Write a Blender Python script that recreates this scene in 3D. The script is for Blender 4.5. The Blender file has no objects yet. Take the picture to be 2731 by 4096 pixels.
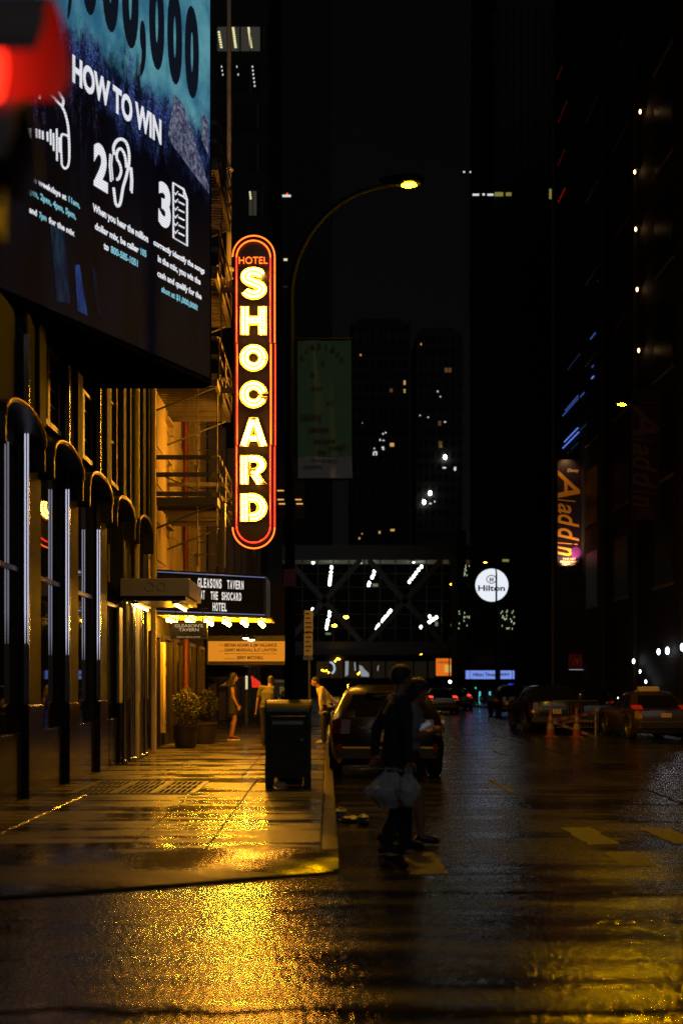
import bpy, bmesh, math, random
from mathutils import Vector, Matrix, noise
R = math.radians
random.seed(7)
SC = bpy.context.scene
COL = SC.collection

# ------------------------------------------------------------------ camera
F, HX, HY = 4400.0, 1310.0, 2742.0          # focal length and vanishing point in photograph pixels
cd = bpy.data.cameras.new('camera')
cam = bpy.data.objects.new('camera', cd); COL.objects.link(cam)
cam.location = (0, 0, 1.6); cam.rotation_euler = (R(90), 0, 0)
cd.sensor_fit = 'VERTICAL'; cd.sensor_height = 36; cd.sensor_width = 24
cd.lens = 36 * F / 4096
cd.shift_x = (1365.5 - HX) / 4096; cd.shift_y = (HY - 2048) / 4096
cd.clip_start = 0.1; cd.clip_end = 3000
cd.dof.use_dof = True; cd.dof.focus_distance = 25; cd.dof.aperture_fstop = 1.0
SC.camera = cam

# ------------------------------------------------------------------ night sky, added city fill sun, exposure
wd = bpy.data.worlds.new('World'); SC.world = wd; wd.use_nodes = True
nt = wd.node_tree; bg = nt.nodes['Background']
sky = nt.nodes.new('ShaderNodeTexSky'); sky.sky_type = 'NISHITA'; sky.sun_disc = False
sky.sun_elevation = R(8); sky.sun_rotation = R(150)
hs = nt.nodes.new('ShaderNodeHueSaturation'); hs.inputs['Saturation'].default_value = 0.12
nt.links.new(sky.outputs[0], hs.inputs['Color']); nt.links.new(hs.outputs[0], bg.inputs[0])
bg.inputs[1].default_value = 0.0007
sd = bpy.data.lights.new('city_fill', 'SUN'); sd.energy = 0.075; sd.angle = R(25); sd.color = (.92, .95, 1)  # sun lamp added for the city glow from behind the camera
so = bpy.data.objects.new('city_fill', sd); COL.objects.link(so); so.rotation_euler = (R(62), 0, R(6))
vs = SC.view_settings
vs.view_transform = 'Standard'; vs.look = 'None'; vs.exposure = 0; vs.gamma = 1
cy = SC.cycles
cy.use_denoising = True; cy.denoising_prefilter = 'NONE'; cy.max_bounces = 6; cy.diffuse_bounces = 3; cy.glossy_bounces = 4
cy.transmission_bounces = 4; cy.sample_clamp_indirect = 0.7; cy.caustics_reflective = False; cy.caustics_refractive = False
cy.use_light_tree = True

# ------------------------------------------------------------------ materials
def mat(name, base=(.5, .5, .5), rough=.5, metal=0, spec=.5, emis=None, es=0, vary=0, vscale=6, bump=0, bscale=60,
        rvary=0, stretch=(1, 1, 1), coat=0):
    m = bpy.data.materials.new(name); m.use_nodes = True
    n = m.node_tree.nodes; l = m.node_tree.links; p = n['Principled BSDF']
    p.inputs['Base Color'].default_value = (*base, 1); p.inputs['Roughness'].default_value = rough
    p.inputs['Metallic'].default_value = metal; p.inputs['Specular IOR Level'].default_value = spec
    p.inputs['Coat Weight'].default_value = coat
    if emis:
        p.inputs['Emission Color'].default_value = (*emis, 1); p.inputs['Emission Strength'].default_value = es
    if vary or bump or rvary:
        tc = n.new('ShaderNodeTexCoord'); mp = n.new('ShaderNodeMapping'); mp.inputs['Scale'].default_value = stretch
        l.new(tc.outputs['Object'], mp.inputs[0])
    if vary or rvary:
        t = n.new('ShaderNodeTexNoise'); t.inputs['Scale'].default_value = vscale; t.inputs['Detail'].default_value = 5
        l.new(mp.outputs[0], t.inputs['Vector'])
        if vary:
            mx = n.new('ShaderNodeMix'); mx.data_type = 'RGBA'
            mx.inputs[6].default_value = (*[c * (1 - vary) for c in base], 1)
            mx.inputs[7].default_value = (*[min(1, c * (1 + vary)) for c in base], 1)
            l.new(t.outputs['Fac'], mx.inputs[0]); l.new(mx.outputs[2], p.inputs['Base Color'])
        if rvary:
            mr = n.new('ShaderNodeMapRange'); mr.inputs[1].default_value = .3; mr.inputs[2].default_value = .7
            mr.inputs[3].default_value = max(.02, rough - rvary); mr.inputs[4].default_value = min(1, rough + rvary)
            l.new(t.outputs['Fac'], mr.inputs[0]); l.new(mr.outputs[0], p.inputs['Roughness'])
    if bump:
        t2 = n.new('ShaderNodeTexNoise'); t2.inputs['Scale'].default_value = bscale; t2.inputs['Detail'].default_value = 4
        l.new(mp.outputs[0], t2.inputs['Vector'])
        b = n.new('ShaderNodeBump'); b.inputs['Strength'].default_value = bump; b.inputs['Distance'].default_value = .01
        l.new(t2.outputs['Fac'], b.inputs['Height']); l.new(b.outputs[0], p.inputs['Normal'])
    return m
def glow(name, col, s, base=(.06, .06, .06)):
    m = mat(name, base, .4, emis=col, es=s)
    m.cycles.emission_sampling = 'FRONT' if s > 3 or name in ('orange backlit panel', 'white sign face', 'red backlit panel') else 'NONE'
    return m

def wet(name, base, r_wet, r_dry, band, grain, gscale, gdist, mscale, wavy, wdist, gst=(1, 1, 1)):
    """wet paving: film of water with dry-ish patches, long undulations across the street and a fine grain"""
    m = bpy.data.materials.new(name); m.use_nodes = True
    n = m.node_tree.nodes; l = m.node_tree.links; p = n['Principled BSDF']
    geo = n.new('ShaderNodeNewGeometry')
    def noise_(scale, detail, st=(1, 1, 1)):
        mp = n.new('ShaderNodeMapping'); mp.inputs['Scale'].default_value = st; l.new(geo.outputs['Position'], mp.inputs[0])
        t = n.new('ShaderNodeTexNoise'); t.inputs['Scale'].default_value = scale; t.inputs['Detail'].default_value = detail
        l.new(mp.outputs[0], t.inputs['Vector']); return t.outputs['Fac']
    def rng(src, a, b, c, d):
        r = n.new('ShaderNodeMapRange'); r.inputs[1].default_value = a; r.inputs[2].default_value = b
        r.inputs[3].default_value = c; r.inputs[4].default_value = d; l.new(src, r.inputs[0]); return r.outputs[0]
    def math_(op, a, b):
        x = n.new('ShaderNodeMath'); x.operation = op
        for k, v in enumerate((a, b)):
            if isinstance(v, (int, float)): x.inputs[k].default_value = v
            else: l.new(v, x.inputs[k])
        return x.outputs[0]
    patch = noise_(mscale, 4)
    bands = noise_(1.0, 3, band)
    wetness = rng(math_('ADD', math_('MULTIPLY', patch, .45), math_('MULTIPLY', bands, .55)), .44, .56, 0, 1)
    l.new(rng(wetness, 0, 1, r_dry, r_wet), p.inputs['Roughness'])
    mx = n.new('ShaderNodeMix'); mx.data_type = 'RGBA'
    mx.inputs[6].default_value = (*[c * 1.45 for c in base], 1); mx.inputs[7].default_value = (*[c * .6 for c in base], 1)
    l.new(wetness, mx.inputs[0])
    fine = noise_(gscale * .35, 3)
    mx2 = n.new('ShaderNodeMix'); mx2.data_type = 'RGBA'; mx2.blend_type = 'MULTIPLY'; mx2.inputs[0].default_value = 1
    cr = n.new('ShaderNodeCombineColor')
    g = rng(fine, .3, .7, .6, 1.35)
    for k in range(3): l.new(g, cr.inputs[k])
    l.new(mx.outputs[2], mx2.inputs[6]); l.new(cr.outputs[0], mx2.inputs[7]); l.new(mx2.outputs[2], p.inputs['Base Color'])
    gr = math_('MULTIPLY', math_('ADD', noise_(gscale, 2, gst), math_('MULTIPLY', noise_(gscale * .45, 2, gst), .6)), rng(wetness, 0, 1, 1.0, grain))
    b1 = n.new('ShaderNodeBump'); b1.inputs['Strength'].default_value = 1; b1.inputs['Distance'].default_value = wdist
    l.new(noise_(1.0, 2, wavy), b1.inputs['Height'])
    b2 = n.new('ShaderNodeBump'); b2.inputs['Strength'].default_value = 1; b2.inputs['Distance'].default_value = gdist
    l.new(gr, b2.inputs['Height']); l.new(b1.outputs[0], b2.inputs['Normal']); l.new(b2.outputs[0], p.inputs['Normal'])
    p.inputs['IOR'].default_value = 1.45
    return m

M = {}
M['asphalt'] = wet('wet asphalt', (.015, .0145, .0138), .10, .23, (.22, 2.9, 1), .85, 34, .0062, .6, (.2, 4.5, 1), .010, (1, .42, 1))
M['concrete'] = wet('wet concrete flags', (.095, .084, .068), .11, .44, (.22, 4.2, 1), .35, 60, .0020, .8, (.22, 4.2, 1), .012, (1, .42, 1))
M['kerb'] = mat('wet granite kerb', (.14, .13, .12), .22, vary=.4, bump=.4, bscale=70, rvary=.1)
M['steel_kerb'] = mat('steel kerb facing', (.12, .115, .11), .34, metal=.8, vary=.4, bump=.3, bscale=40)
M['ground'] = mat('far ground', (.03, .03, .03), .6, vary=.3)
M['paint'] = mat('worn white road paint', (.042, .045, .05), .55, vary=.5, vscale=9, bump=.5, bscale=90, rvary=.12)
M['tar'] = mat('tar seam', (.008, .008, .008), .9, spec=.08, bump=.3)
M['dark_wall'] = mat('near black masonry', (.014, .013, .0125), .75, vary=.35, bump=.3, bscale=20)  # one even near black base colour
M['granite'] = mat('polished dark granite', (.012, .011, .012), .16, vary=.5, vscale=40, rvary=.06)
M['pilaster'] = mat('grey painted metal pilaster', (.016, .016, .0165), .65, spec=.22, vary=.25, vscale=4)
M['window_glass'] = mat('dark window glass', (.008, .008, .01), .02, spec=.75)
M['bronze'] = mat('dark bronze frame', (.06, .05, .04), .35, metal=.7, vary=.2)
M['black_metal'] = mat('black painted metal', (.018, .018, .02), .42, vary=.3, bump=.15)
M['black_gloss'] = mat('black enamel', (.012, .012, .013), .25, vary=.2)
M['steel'] = mat('brushed steel', (.5, .5, .52), .25, metal=1, vary=.15)
M['galv'] = mat('galvanised steel', (.30, .30, .29), .42, metal=.6, vary=.25, bump=.15)
M['stone'] = mat('limestone facade', (.56, .45, .31), .7, vary=.22, vscale=2.5, bump=.5, bscale=14)
M['stone_dark'] = mat('dark stained limestone', (.20, .17, .14), .7, vary=.3, vscale=3, bump=.4, bscale=16)
M['lit_red'] = mat('painted red light', (.16, .03, .013), .5, vary=.2, bump=.2)
M['cream'] = mat('cream painted panel', (.55, .46, .26), .45, vary=.15)
M['brass'] = mat('aged brass', (.6, .42, .15), .32, metal=.9, vary=.2)
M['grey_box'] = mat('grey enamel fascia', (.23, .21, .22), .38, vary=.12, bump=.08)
M['iron'] = mat('painted fire escape iron', (.10, .085, .07), .45, metal=.3, vary=.3, bump=.3, bscale=30)
M['white_letter'] = glow('backlit white letter', (1, .93, .86), .8)
M['bulb'] = glow('warm bulb', (1, .41, .030), 105)
M['marquee_bulb'] = glow('marquee bulb', (1, .39, .013), 620)
M['neon_red'] = glow('red neon tube', (1, .028, .010), 3.4)
M['neon_orange'] = glow('orange neon tube', (1, .12, .010), 3.6)
M['channel'] = mat('yellow channel letter', (.05, .030, .003), .5, vary=.1)
M['tube_white'] = glow('fluorescent tube', (1, .52, .11), 45)
M['sodium'] = glow('street lamp lens', (1, .47, .0001), 3400)
M['skin'] = mat('skin', (.30, .14, .085), .5, vary=.08)
M['hair'] = mat('dark hair', (.012, .009, .007), .5, bump=.6, bscale=120, stretch=(1, 1, .2))
M['black_cloth'] = mat('black cloth', (.012, .012, .014), .85, vary=.3, bump=.4, bscale=25)
M['navy_cloth'] = mat('dark navy wool suit', (.016, .018, .028), .85, vary=.25, bump=.4, bscale=25)
M['tan_cloth'] = mat('tan cotton shirt', (.50, .40, .22), .8, vary=.15, bump=.5, bscale=18)
M['olive_cloth'] = mat('dark olive cotton', (.07, .065, .035), .85, vary=.2, bump=.4, bscale=20)
M['grey_cloth'] = mat('pale grey cotton', (.22, .21, .24), .85, vary=.2, bump=.4, bscale=20)
M['white_shoe'] = mat('white shoe leather', (.6, .56, .5), .5, vary=.1)
M['black_shoe'] = mat('black shoe leather', (.01, .01, .01), .3)
M['red_shoe'] = mat('dark red shoe', (.12, .02, .015), .5)
M['plastic_bag'] = mat('white plastic carrier bag', (.40, .38, .38), .35, vary=.15, bump=.7, bscale=16)
M['leaf'] = mat('box leaves', (.005, .0065, .0025), .5, vary=.5, vscale=20)
M['bark'] = mat('bark', (.05, .035, .02), .8, bump=.5)
M['pot'] = mat('dark planter', (.02, .018, .016), .4, vary=.3)

# ------------------------------------------------------------------ building blocks
W = {}
def link(o, parent=None, mw=None):
    COL.objects.link(o)
    mw = mw or Matrix.Identity(4)
    W[o.name] = mw
    if parent is not None:
        o.parent = parent
        o.matrix_parent_inverse = W[parent.name].inverted()
    o.matrix_basis = mw
    return o
def tag(o, label=None, cat=None, group=None, kind=None):
    if label: o['label'] = label
    if cat: o['category'] = cat
    if group: o['group'] = group
    if kind: o['kind'] = kind
    return o
def thing(name, label, cat, loc=(0, 0, 0), group=None):
    o = bpy.data.objects.new(name, None); o.empty_display_size = .2
    link(o, None, Matrix.Translation(loc))
    return tag(o, label, cat, group)

class B:
    """collects geometry and becomes ONE mesh object"""
    def __init__(s): s.v = []; s.f = []
    def add(s, vs, fs):
        k = len(s.v); s.v += [tuple(v) for v in vs]; s.f += [tuple(i + k for i in f) for f in fs]; return s
    def box(s, x0, x1, y0, y1, z0, z1):
        x0, x1 = min(x0, x1), max(x0, x1); y0, y1 = min(y0, y1), max(y0, y1); z0, z1 = min(z0, z1), max(z0, z1)
        return s.add([(x0, y0, z0), (x1, y0, z0), (x1, y1, z0), (x0, y1, z0), (x0, y0, z1), (x1, y0, z1), (x1, y1, z1), (x0, y1, z1)],
                     [(3, 2, 1, 0), (4, 5, 6, 7), (0, 1, 5, 4), (1, 2, 6, 5), (2, 3, 7, 6), (3, 0, 4, 7)])
    def cbox(s, x0, x1, y0, y1, z0, z1, c=.02):
        """box with chamfered vertical edges and a chamfered top"""
        p = lambda a, b, d, e, z: [(a + c, d, z), (b - c, d, z), (b, d + c, z), (b, e - c, z), (b - c, e, z), (a + c, e, z), (a, e - c, z), (a, d + c, z)]
        vs = p(x0, x1, y0, y1, z0) + p(x0, x1, y0, y1, z1 - c) + p(x0 + c, x1 - c, y0 + c, y1 - c, z1)
        fs = [tuple(reversed(range(8))), tuple(range(16, 24))]
        for k in range(2):
            fs += [(k * 8 + i, k * 8 + (i + 1) % 8, k * 8 + 8 + (i + 1) % 8, k * 8 + 8 + i) for i in range(8)]
        return s.add(vs, fs)
    def tube(s, path, r, n=8, closed=False, cap=True):
        P_ = [Vector(p) for p in path]; N = len(P_); rr = r if isinstance(r, (list, tuple)) else [r] * N
        vs = []; fs = []; up = None
        for i, p in enumerate(P_):
            if closed: t = P_[(i + 1) % N] - P_[i - 1]
            else: t = P_[min(i + 1, N - 1)] - P_[max(i - 1, 0)]
            t = t.normalized() if t.length > 1e-9 else Vector((0, 0, 1))
            if up is None:
                up = t.orthogonal().normalized()
            up = (up - t * up.dot(t)); up = up.normalized() if up.length > 1e-6 else t.orthogonal().normalized()
            w = t.cross(up)
            vs += [p + (up * math.cos(2 * math.pi * k / n) + w * math.sin(2 * math.pi * k / n)) * rr[i] for k in range(n)]
        for i in range(N if closed else N - 1):
            j = (i + 1) % N
            fs += [(i * n + k, i * n + (k + 1) % n, j * n + (k + 1) % n, j * n + k) for k in range(n)]
        if cap and not closed:
            fs += [tuple(reversed(range(n))), tuple((N - 1) * n + k for k in range(n))]
        return s.add(vs, fs)
    def lathe(s, prof, c=(0, 0, 0), n=16, axis='z'):
        vs = []; fs = []; m = len(prof)
        for k in range(n):
            a = 2 * math.pi * k / n
            for r, h in prof:
                x, y, z = r * math.cos(a), r * math.sin(a), h
                if axis == 'x': x, y, z = h, r * math.cos(a), r * math.sin(a)
                if axis == 'y': x, y, z = r * math.cos(a), -h, r * math.sin(a)
                vs.append((x + c[0], y + c[1], z + c[2]))
        for k in range(n):
            j = (k + 1) % n
            fs += [(k * m + i, j * m + i, j * m + i + 1, k * m + i + 1) for i in range(m - 1)]
        return s.add(vs, fs)
    def ball(s, c, r, seg=8, rings=6):
        r = r if isinstance(r, (tuple, list)) else (r, r, r)
        prof = [(math.sin(math.pi * i / rings), -math.cos(math.pi * i / rings)) for i in range(rings + 1)]
        k = len(s.v); s.lathe(prof, n=seg)
        for i in range(k, len(s.v)):
            v = s.v[i]; s.v[i] = (c[0] + v[0] * r[0], c[1] + v[1] * r[1], c[2] + v[2] * r[2])
        return s
    def prism(s, poly, d):
        """poly: list of 3-D points in a plane, extruded by vector d"""
        n = len(poly); d = Vector(d); a = [Vector(p) for p in poly]
        return s.add(a + [p + d for p in a], [tuple(reversed(range(n))), tuple(range(n, 2 * n))] + [(i, (i + 1) % n, n + (i + 1) % n, n + i) for i in range(n)])
    def quad(s, *p): return s.add(p, [tuple(range(len(p)))])
    def mesh(s, name, m=None, smooth=False):
        me = bpy.data.meshes.new(name); me.from_pydata(s.v, [], s.f); me.update()
        if smooth is not False:
            me.polygons.foreach_set('use_smooth', [True] * len(me.polygons))
            if smooth is not True: me.set_sharp_from_angle(angle=R(smooth))
        if m: me.materials.append(M[m] if isinstance(m, str) else m)
        bm = bmesh.new(); bm.from_mesh(me); bmesh.ops.recalc_face_normals(bm, faces=bm.faces); bm.to_mesh(me); bm.free()
        return me
    def build(s, name, m, parent=None, smooth=False, mw=None, fix=True):
        me = s.mesh(name, m, smooth)
        return link(bpy.data.objects.new(name, me), parent, mw)
def inst(name, me, parent, mw):
    return link(bpy.data.objects.new(name, me), parent, mw)
def T(x, y, z): return Matrix.Translation((x, y, z))
def copy_tree(o, parent=None):
    c = o.copy(); COL.objects.link(c); c.parent = parent
    W[c.name] = W[o.name].copy()
    for ch in list(o.children):
        copy_tree(ch, c)
    return c
def place(root, loc, rz=0, scale=1):
    root.location = loc; root.rotation_euler = (0, 0, rz); root.scale = (scale,) * 3
    return root
def P(px, py, Y):
    """the point at depth Y behind the photograph's pixel"""
    return Vector(((px - HX) / F * Y, Y, 1.6 + (HY - py) / F * Y))
def PX(px, Y): return (px - HX) / F * Y
def PZ(py, Y): return 1.6 + (HY - py) / F * Y

# ---- lettering -------------------------------------------------------
_tc = {}
def text_geo(body, bold=0.0, depth=0.0, slant=0.0):
    key = (body, bold, depth, slant)
    if key in _tc: return _tc[key]
    cu = bpy.data.curves.new('lettering', 'FONT'); cu.body = body; cu.size = 1; cu.offset = bold; cu.extrude = depth; cu.shear = slant
    cu.resolution_u = 6 if len(body) < 14 else 3
    o = bpy.data.objects.new('lettering', cu); COL.objects.link(o)
    dg = bpy.context.evaluated_depsgraph_get()
    me = bpy.data.meshes.new_from_object(o.evaluated_get(dg))
    vs = [v.co.copy() for v in me.vertices]; fs = [tuple(p.vertices) for p in me.polygons]
    bpy.data.objects.remove(o); bpy.data.curves.remove(cu); bpy.data.meshes.remove(me)
    x0 = min(v.x for v in vs); x1 = max(v.x for v in vs); y0 = min(v.y for v in vs); y1 = max(v.y for v in vs)
    _tc[key] = (vs, fs, x0, x1, y0, y1)
    return _tc[key]
def lettering(body, m, o, ux, uz, un, width, height, parent, name='lettering', bold=0.0, depth=.002, fit='cap', slant=0.0):
    """text whose left end / baseline is at o; ux along, uz up, un out of the face; height = cap height"""
    vs, fs, x0, x1, y0, y1 = text_geo(body, bold, 0.5, slant)
    ux, uz, un, o = Vector(ux), Vector(uz), Vector(un), Vector(o)
    if fit == 'cap':
        h0, h1 = -bold, .729 + bold
    else: h0, h1 = y0, y1
    sx = width / (x1 - x0); sy = height / (h1 - h0)
    b = B(); b.add([o + ux * ((v.x - x0) * sx) + uz * ((v.y - h0) * sy) + un * ((v.z + .5) * depth) for v in vs], fs)
    return b.build(name, m, parent, fix=False)
def curve_mesh(outlines, depth, bevel=0, wire=False):
    """filled 2-D shape with holes (xy), extruded in z by +-depth"""
    cu = bpy.data.curves.new('shape', 'CURVE'); cu.dimensions = '3D' if wire else '2D'
    if wire: cu.bevel_depth = bevel; cu.bevel_resolution = 1
    else: cu.fill_mode = 'BOTH'; cu.extrude = depth
    for ol in outlines:
        sp = cu.splines.new('POLY'); sp.points.add(len(ol) - 1)
        for q, p in zip(sp.points, ol): q.co = (p[0], p[1], 0, 1)
        sp.use_cyclic_u = True
    o = bpy.data.objects.new('shape', cu); COL.objects.link(o)
    dg = bpy.context.evaluated_depsgraph_get()
    me = bpy.data.meshes.new_from_object(o.evaluated_get(dg))
    bpy.data.objects.remove(o); bpy.data.curves.remove(cu)
    return me
M['strip_glint'] = glow('painted strip glint', (.78, .78, 1), .8)
def led(name, col, s, streak=0.0, scale=(1, 1, 1), nscale=3.0, dark=(0, 0, 0), line=True):
    m = bpy.data.materials.new(name); m.use_nodes = True; n = m.node_tree.nodes; l = m.node_tree.links; p = n['Principled BSDF']
    p.inputs['Base Color'].default_value = (.003, .003, .004, 1); p.inputs['Roughness'].default_value = .8; p.inputs['Specular IOR Level'].default_value = .1
    p.inputs['Emission Strength'].default_value = s; p.inputs['Emission Color'].default_value = (*col, 1)
    geo = n.new('ShaderNodeNewGeometry'); src = None
    if streak:
        mp = n.new('ShaderNodeMapping'); mp.inputs['Scale'].default_value = scale; l.new(geo.outputs['Position'], mp.inputs[0])
        t = n.new('ShaderNodeTexNoise'); t.inputs['Scale'].default_value = nscale; t.inputs['Detail'].default_value = 6; t.inputs['Roughness'].default_value = .7
        l.new(mp.outputs[0], t.inputs['Vector'])
        r = n.new('ShaderNodeMapRange'); r.inputs[1].default_value = .5 - .2 / max(streak, .1) * .5; r.inputs[2].default_value = .72; l.new(t.outputs['Fac'], r.inputs[0])
        mx = n.new('ShaderNodeMix'); mx.data_type = 'RGBA'; mx.inputs[6].default_value = (*dark, 1); mx.inputs[7].default_value = (*col, 1)
        l.new(r.outputs[0], mx.inputs[0]); l.new(mx.outputs[2], p.inputs['Emission Color'])
    if line:      # rows of diodes
        w = n.new('ShaderNodeTexWave'); w.bands_direction = 'Z'; w.inputs['Scale'].default_value = 9; l.new(geo.outputs['Position'], w.inputs['Vector'])
        q = n.new('ShaderNodeMapRange'); q.inputs[3].default_value = s * .72; q.inputs[4].default_value = s * 1.18; l.new(w.outputs['Fac'], q.inputs[0])
        l.new(q.outputs[0], p.inputs['Emission Strength'])
    m.cycles.emission_sampling = 'NONE'
    return m
M['led_dark'] = led('screen dark picture', (.0055, .006, .012), 1.0, 1, (1, 1, .25), 1.5, (.0022, .0022, .004), False)
M['led_white'] = led('screen white', (.92, .93, 1), .85)
M['led_black'] = mat('screen black numeral', (.004, .005, .008), .4, emis=(.004, .006, .012), es=1)
M['led_cyan'] = led('screen cyan', (.16, .50, .60), .62, 1, (1, 1, .5), 1.1, (.10, .34, .46))
M['led_cyan_text'] = led('screen cyan text', (.22, .55, .66), .9)
M['led_blue'] = led('screen city haze', (.06, .09, .32), .8, 2, (1.2, 1.2, .5), 5, (.006, .012, .06))
M['led_grey'] = led('screen grey tower', (.28, .29, .38), .9, 1.5, (2, 2, 2), 7, (.03, .035, .08))
M['led_violet'] = led('screen violet streak', (.14, .09, .30), .7, 1.6, (2, 2, .6), 8, (.008, .006, .03))
M['led_teal'] = led('screen teal streak', (.015, .05, .07), .7, 2, (2, 2, .5), 8, (.004, .008, .03))
M['led_strip'] = led('screen blue streak', (.03, .08, .32), .8, 2, (2, 2, .3), 6, (.008, .02, .09))
M['led_deep'] = led('screen deep blue', (.008, .012, .05), .7, 2, (2, 2, .3), 6, (.002, .004, .01))
M['sign_face'] = mat('black sign enamel', (.02, .013, .010), .38, vary=.2)
M['marquee_blue'] = mat('dark blue marquee metal', (.02, .026, .06), .35, vary=.2)
M['board_black'] = mat('marquee letter board', (.012, .013, .018), .4)
M['blue_edge'] = glow('blue white edge light', (.30, .38, .75), .32)
M['soffit_brass'] = mat('gold painted soffit', (.45, .33, .12), .35, vary=.2)
M['sign_gold'] = mat('glowing gold lettering', (.75, .62, .36), .4, emis=(1, .8, .45), es=.35)  # gold letters given a glow of their own, not a lamp
M['flue'] = mat('pale painted flue', (.55, .52, .48), .5, metal=0, vary=.2)
M['orange_panel'] = mat('orange backlit panel', (.02, .02, .02), .9, spec=0, emis=(.95, .31, .018), es=.72)
M['dark_red'] = mat('dark red vinyl letter', (.12, .008, .004), .5)
M['green_wall'] = mat('dark green sheet metal', (.004, .005, .002), .7, spec=.1)
M['shade_bulb'] = glow('gooseneck bulb', (1, .78, .35), 12)
M['slot_amber'] = glow('amber slot light', (1, .50, .10), .9)
M['red_panel'] = glow('red backlit panel', (.9, .02, .015), .8)
M['door_tube'] = glow('door light tube', (1, .9, .5), .9)
M['pole_metal'] = mat('dark grey lamp post', (.004, .004, .0045), .9, spec=.04, metal=0, vary=.2)
M['sodium_far'] = glow('distant lamp lens', (1, .50, .02), 22)
M['banner_green'] = mat('green banner cloth', (.20, .34, .14), .8, vary=.12, bump=.2)
M['banner_white'] = mat('pale banner cloth', (.50, .44, .42), .8, vary=.1, bump=.2)
M['banner_red'] = mat('faded red print', (.22, .07, .04), .8)
M['banner_ink'] = mat('dark print', (.05, .05, .06), .8)
M['sign_red'] = mat('dark red sign plate', (.30, .02, .03), .4)
M['sign_cream'] = mat('off white sign plate', (.62, .58, .50), .45, vary=.08)
M['print_red'] = mat('red brown sign print', (.26, .07, .04), .5)
M['sign_blue'] = mat('blue sign plate', (.02, .05, .16), .4)
M['sign_white'] = mat('white sign print', (.55, .55, .55), .5)
M['mail_green'] = mat('dark green mail box paint', (.008, .010, .009), .38, vary=.25, bump=.15)
M['cardboard'] = mat('pale card', (.5, .42, .3), .8, vary=.2)
M['litter_grey'] = mat('grey plastic', (.22, .22, .23), .4, vary=.3)
M['collar_blue'] = mat('pale blue collar', (.20, .25, .38), .8)
M['phone_case'] = mat('pale phone case', (.55, .48, .36), .4)
M['phone_screen'] = glow('phone screen', (.55, .6, .7), .12)
M['car_black'] = mat('black car paint', (.006, .006, .007), .28, coat=.25, vary=.2)
M['car_yellow'] = mat('yellow cab paint', (.035, .02, .004), .28, coat=.5)
M['car_glass'] = mat('tinted car glass', (.006, .006, .007), .03, spec=.7)
M['tyre'] = mat('tyre rubber', (.012, .012, .012), .7, bump=.3)
M['rim_metal'] = mat('alloy wheel', (.25, .25, .26), .35, metal=.9)
M['black_plastic'] = mat('black plastic', (.015, .015, .016), .5)
M['chrome'] = mat('chrome trim', (.62, .62, .64), .10, metal=1)
M['plate'] = mat('number plate', (.42, .34, .16), .5, vary=.2)
M['tail_dark'] = mat('unlit tail light', (.03, .003, .003), .15)
M['reflector_red'] = mat('red reflector', (.10, .004, .004), .2)
M['lens_clear'] = mat('clear headlight', (.35, .35, .36), .1)
M['tail_on'] = glow('lit tail light', (1, .03, .012), .11, (.3, .01, .01))
M['tail_bright'] = glow('bright tail light', (1, .05, .02), 1.6, (.3, .01, .01))
M['taxi_sign'] = mat('taxi roof light', (.45, .38, .25), .4)
M['cone_orange'] = mat('cone orange', (.13, .02, .005), .55, vary=.2)
M['cone_white'] = mat('cone reflective collar', (.14, .12, .10), .5, vary=.2)
M['signal_black'] = mat('signal housing', (.012, .012, .012), .5)
M['signal_red'] = glow('red signal lens', (1, .02, .008), 3.2)
M['lens_off'] = mat('unlit signal lens', (.02, .015, .01), .8, spec=.1)
M['visor_inner'] = mat('visor', (.34, .26, .26), .55)
M['pilaster_pale'] = mat('pale stone pilaster', (.30, .27, .17), .6, vary=.25)
M['wall_bulb'] = glow('small wall bulb', (1, .55, .22), 9)
M['bar_blue'] = glow('blue light bar', (.12, .22, .85), .9)
M['bar_mid'] = glow('blue light bar dim', (.08, .14, .6), .4)
M['bar_dim'] = glow('blue light bar faint', (.05, .08, .3), .12)
M['bar_red'] = glow('red reflection bar faint', (.5, .01, .01), .07)
M['bar_red2'] = glow('red reflection bar', (.5, .01, .01), .3)
M['banner_purple'] = mat('purple banner', (.012, .0018, .017), .5, vary=.3, vscale=1.5)
M['gold'] = mat('gold print', (.85, .38, .03), .5)
M['gold_pale'] = mat('pale gold print', (.8, .6, .3), .5)
M['gold_dim'] = mat('dull gold letter', (.4, .25, .03), .5, emis=(.5, .2, .02), es=.02)
M['sign_dimred'] = mat('dim red panel', (.2, .01, .01), .5, emis=(.5, .01, .008), es=.012)
M['cold_dim'] = glow('cold strip', (.5, .6, .6), .4)
M['globe_white'] = glow('white globe', (.85, .95, 1), 7)
M['win_white'] = glow('white lit window', (.85, .95, .9), .8)
M['win_yellow'] = glow('yellow ceiling light', (1, .92, .45), .9)
M['win_olive'] = glow('olive lit window', (.55, .5, .12), .35)
M['win_amber'] = glow('amber lit window', (1, .55, .14), .6)
M['win_dim_amber'] = glow('dim amber window', (.8, .35, .07), .10)
M['win_green'] = glow('greenish glint', (.7, .9, .5), .7)
M['win_green_dim'] = glow('dim greenish bay', (.45, .6, .3), .22)
M['win_dim'] = mat('dim lit window', (.02, .02, .02), .2, emis=(.5, .45, .25), es=.035)
M['win_dark'] = mat('dark window', (.008, .008, .009), .7, spec=.08, emis=(.4, .4, .3), es=.001)
M['win_black'] = mat('black window', (.010, .010, .011), .7, spec=.1)
M['teal_light'] = glow('teal lobby light', (.12, .75, .85), .7)
M['blue_pane'] = glow('blue lit pane', (.02, .05, .6), .7)
M['hotel_white'] = glow('white sign face', (.86, .91, 1), .95)
M['hotel_navy'] = mat('navy letter', (.006, .008, .03), .5)
M['hotel_blue'] = glow('blue sign face', (.22, .33, .95), .8)
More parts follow.
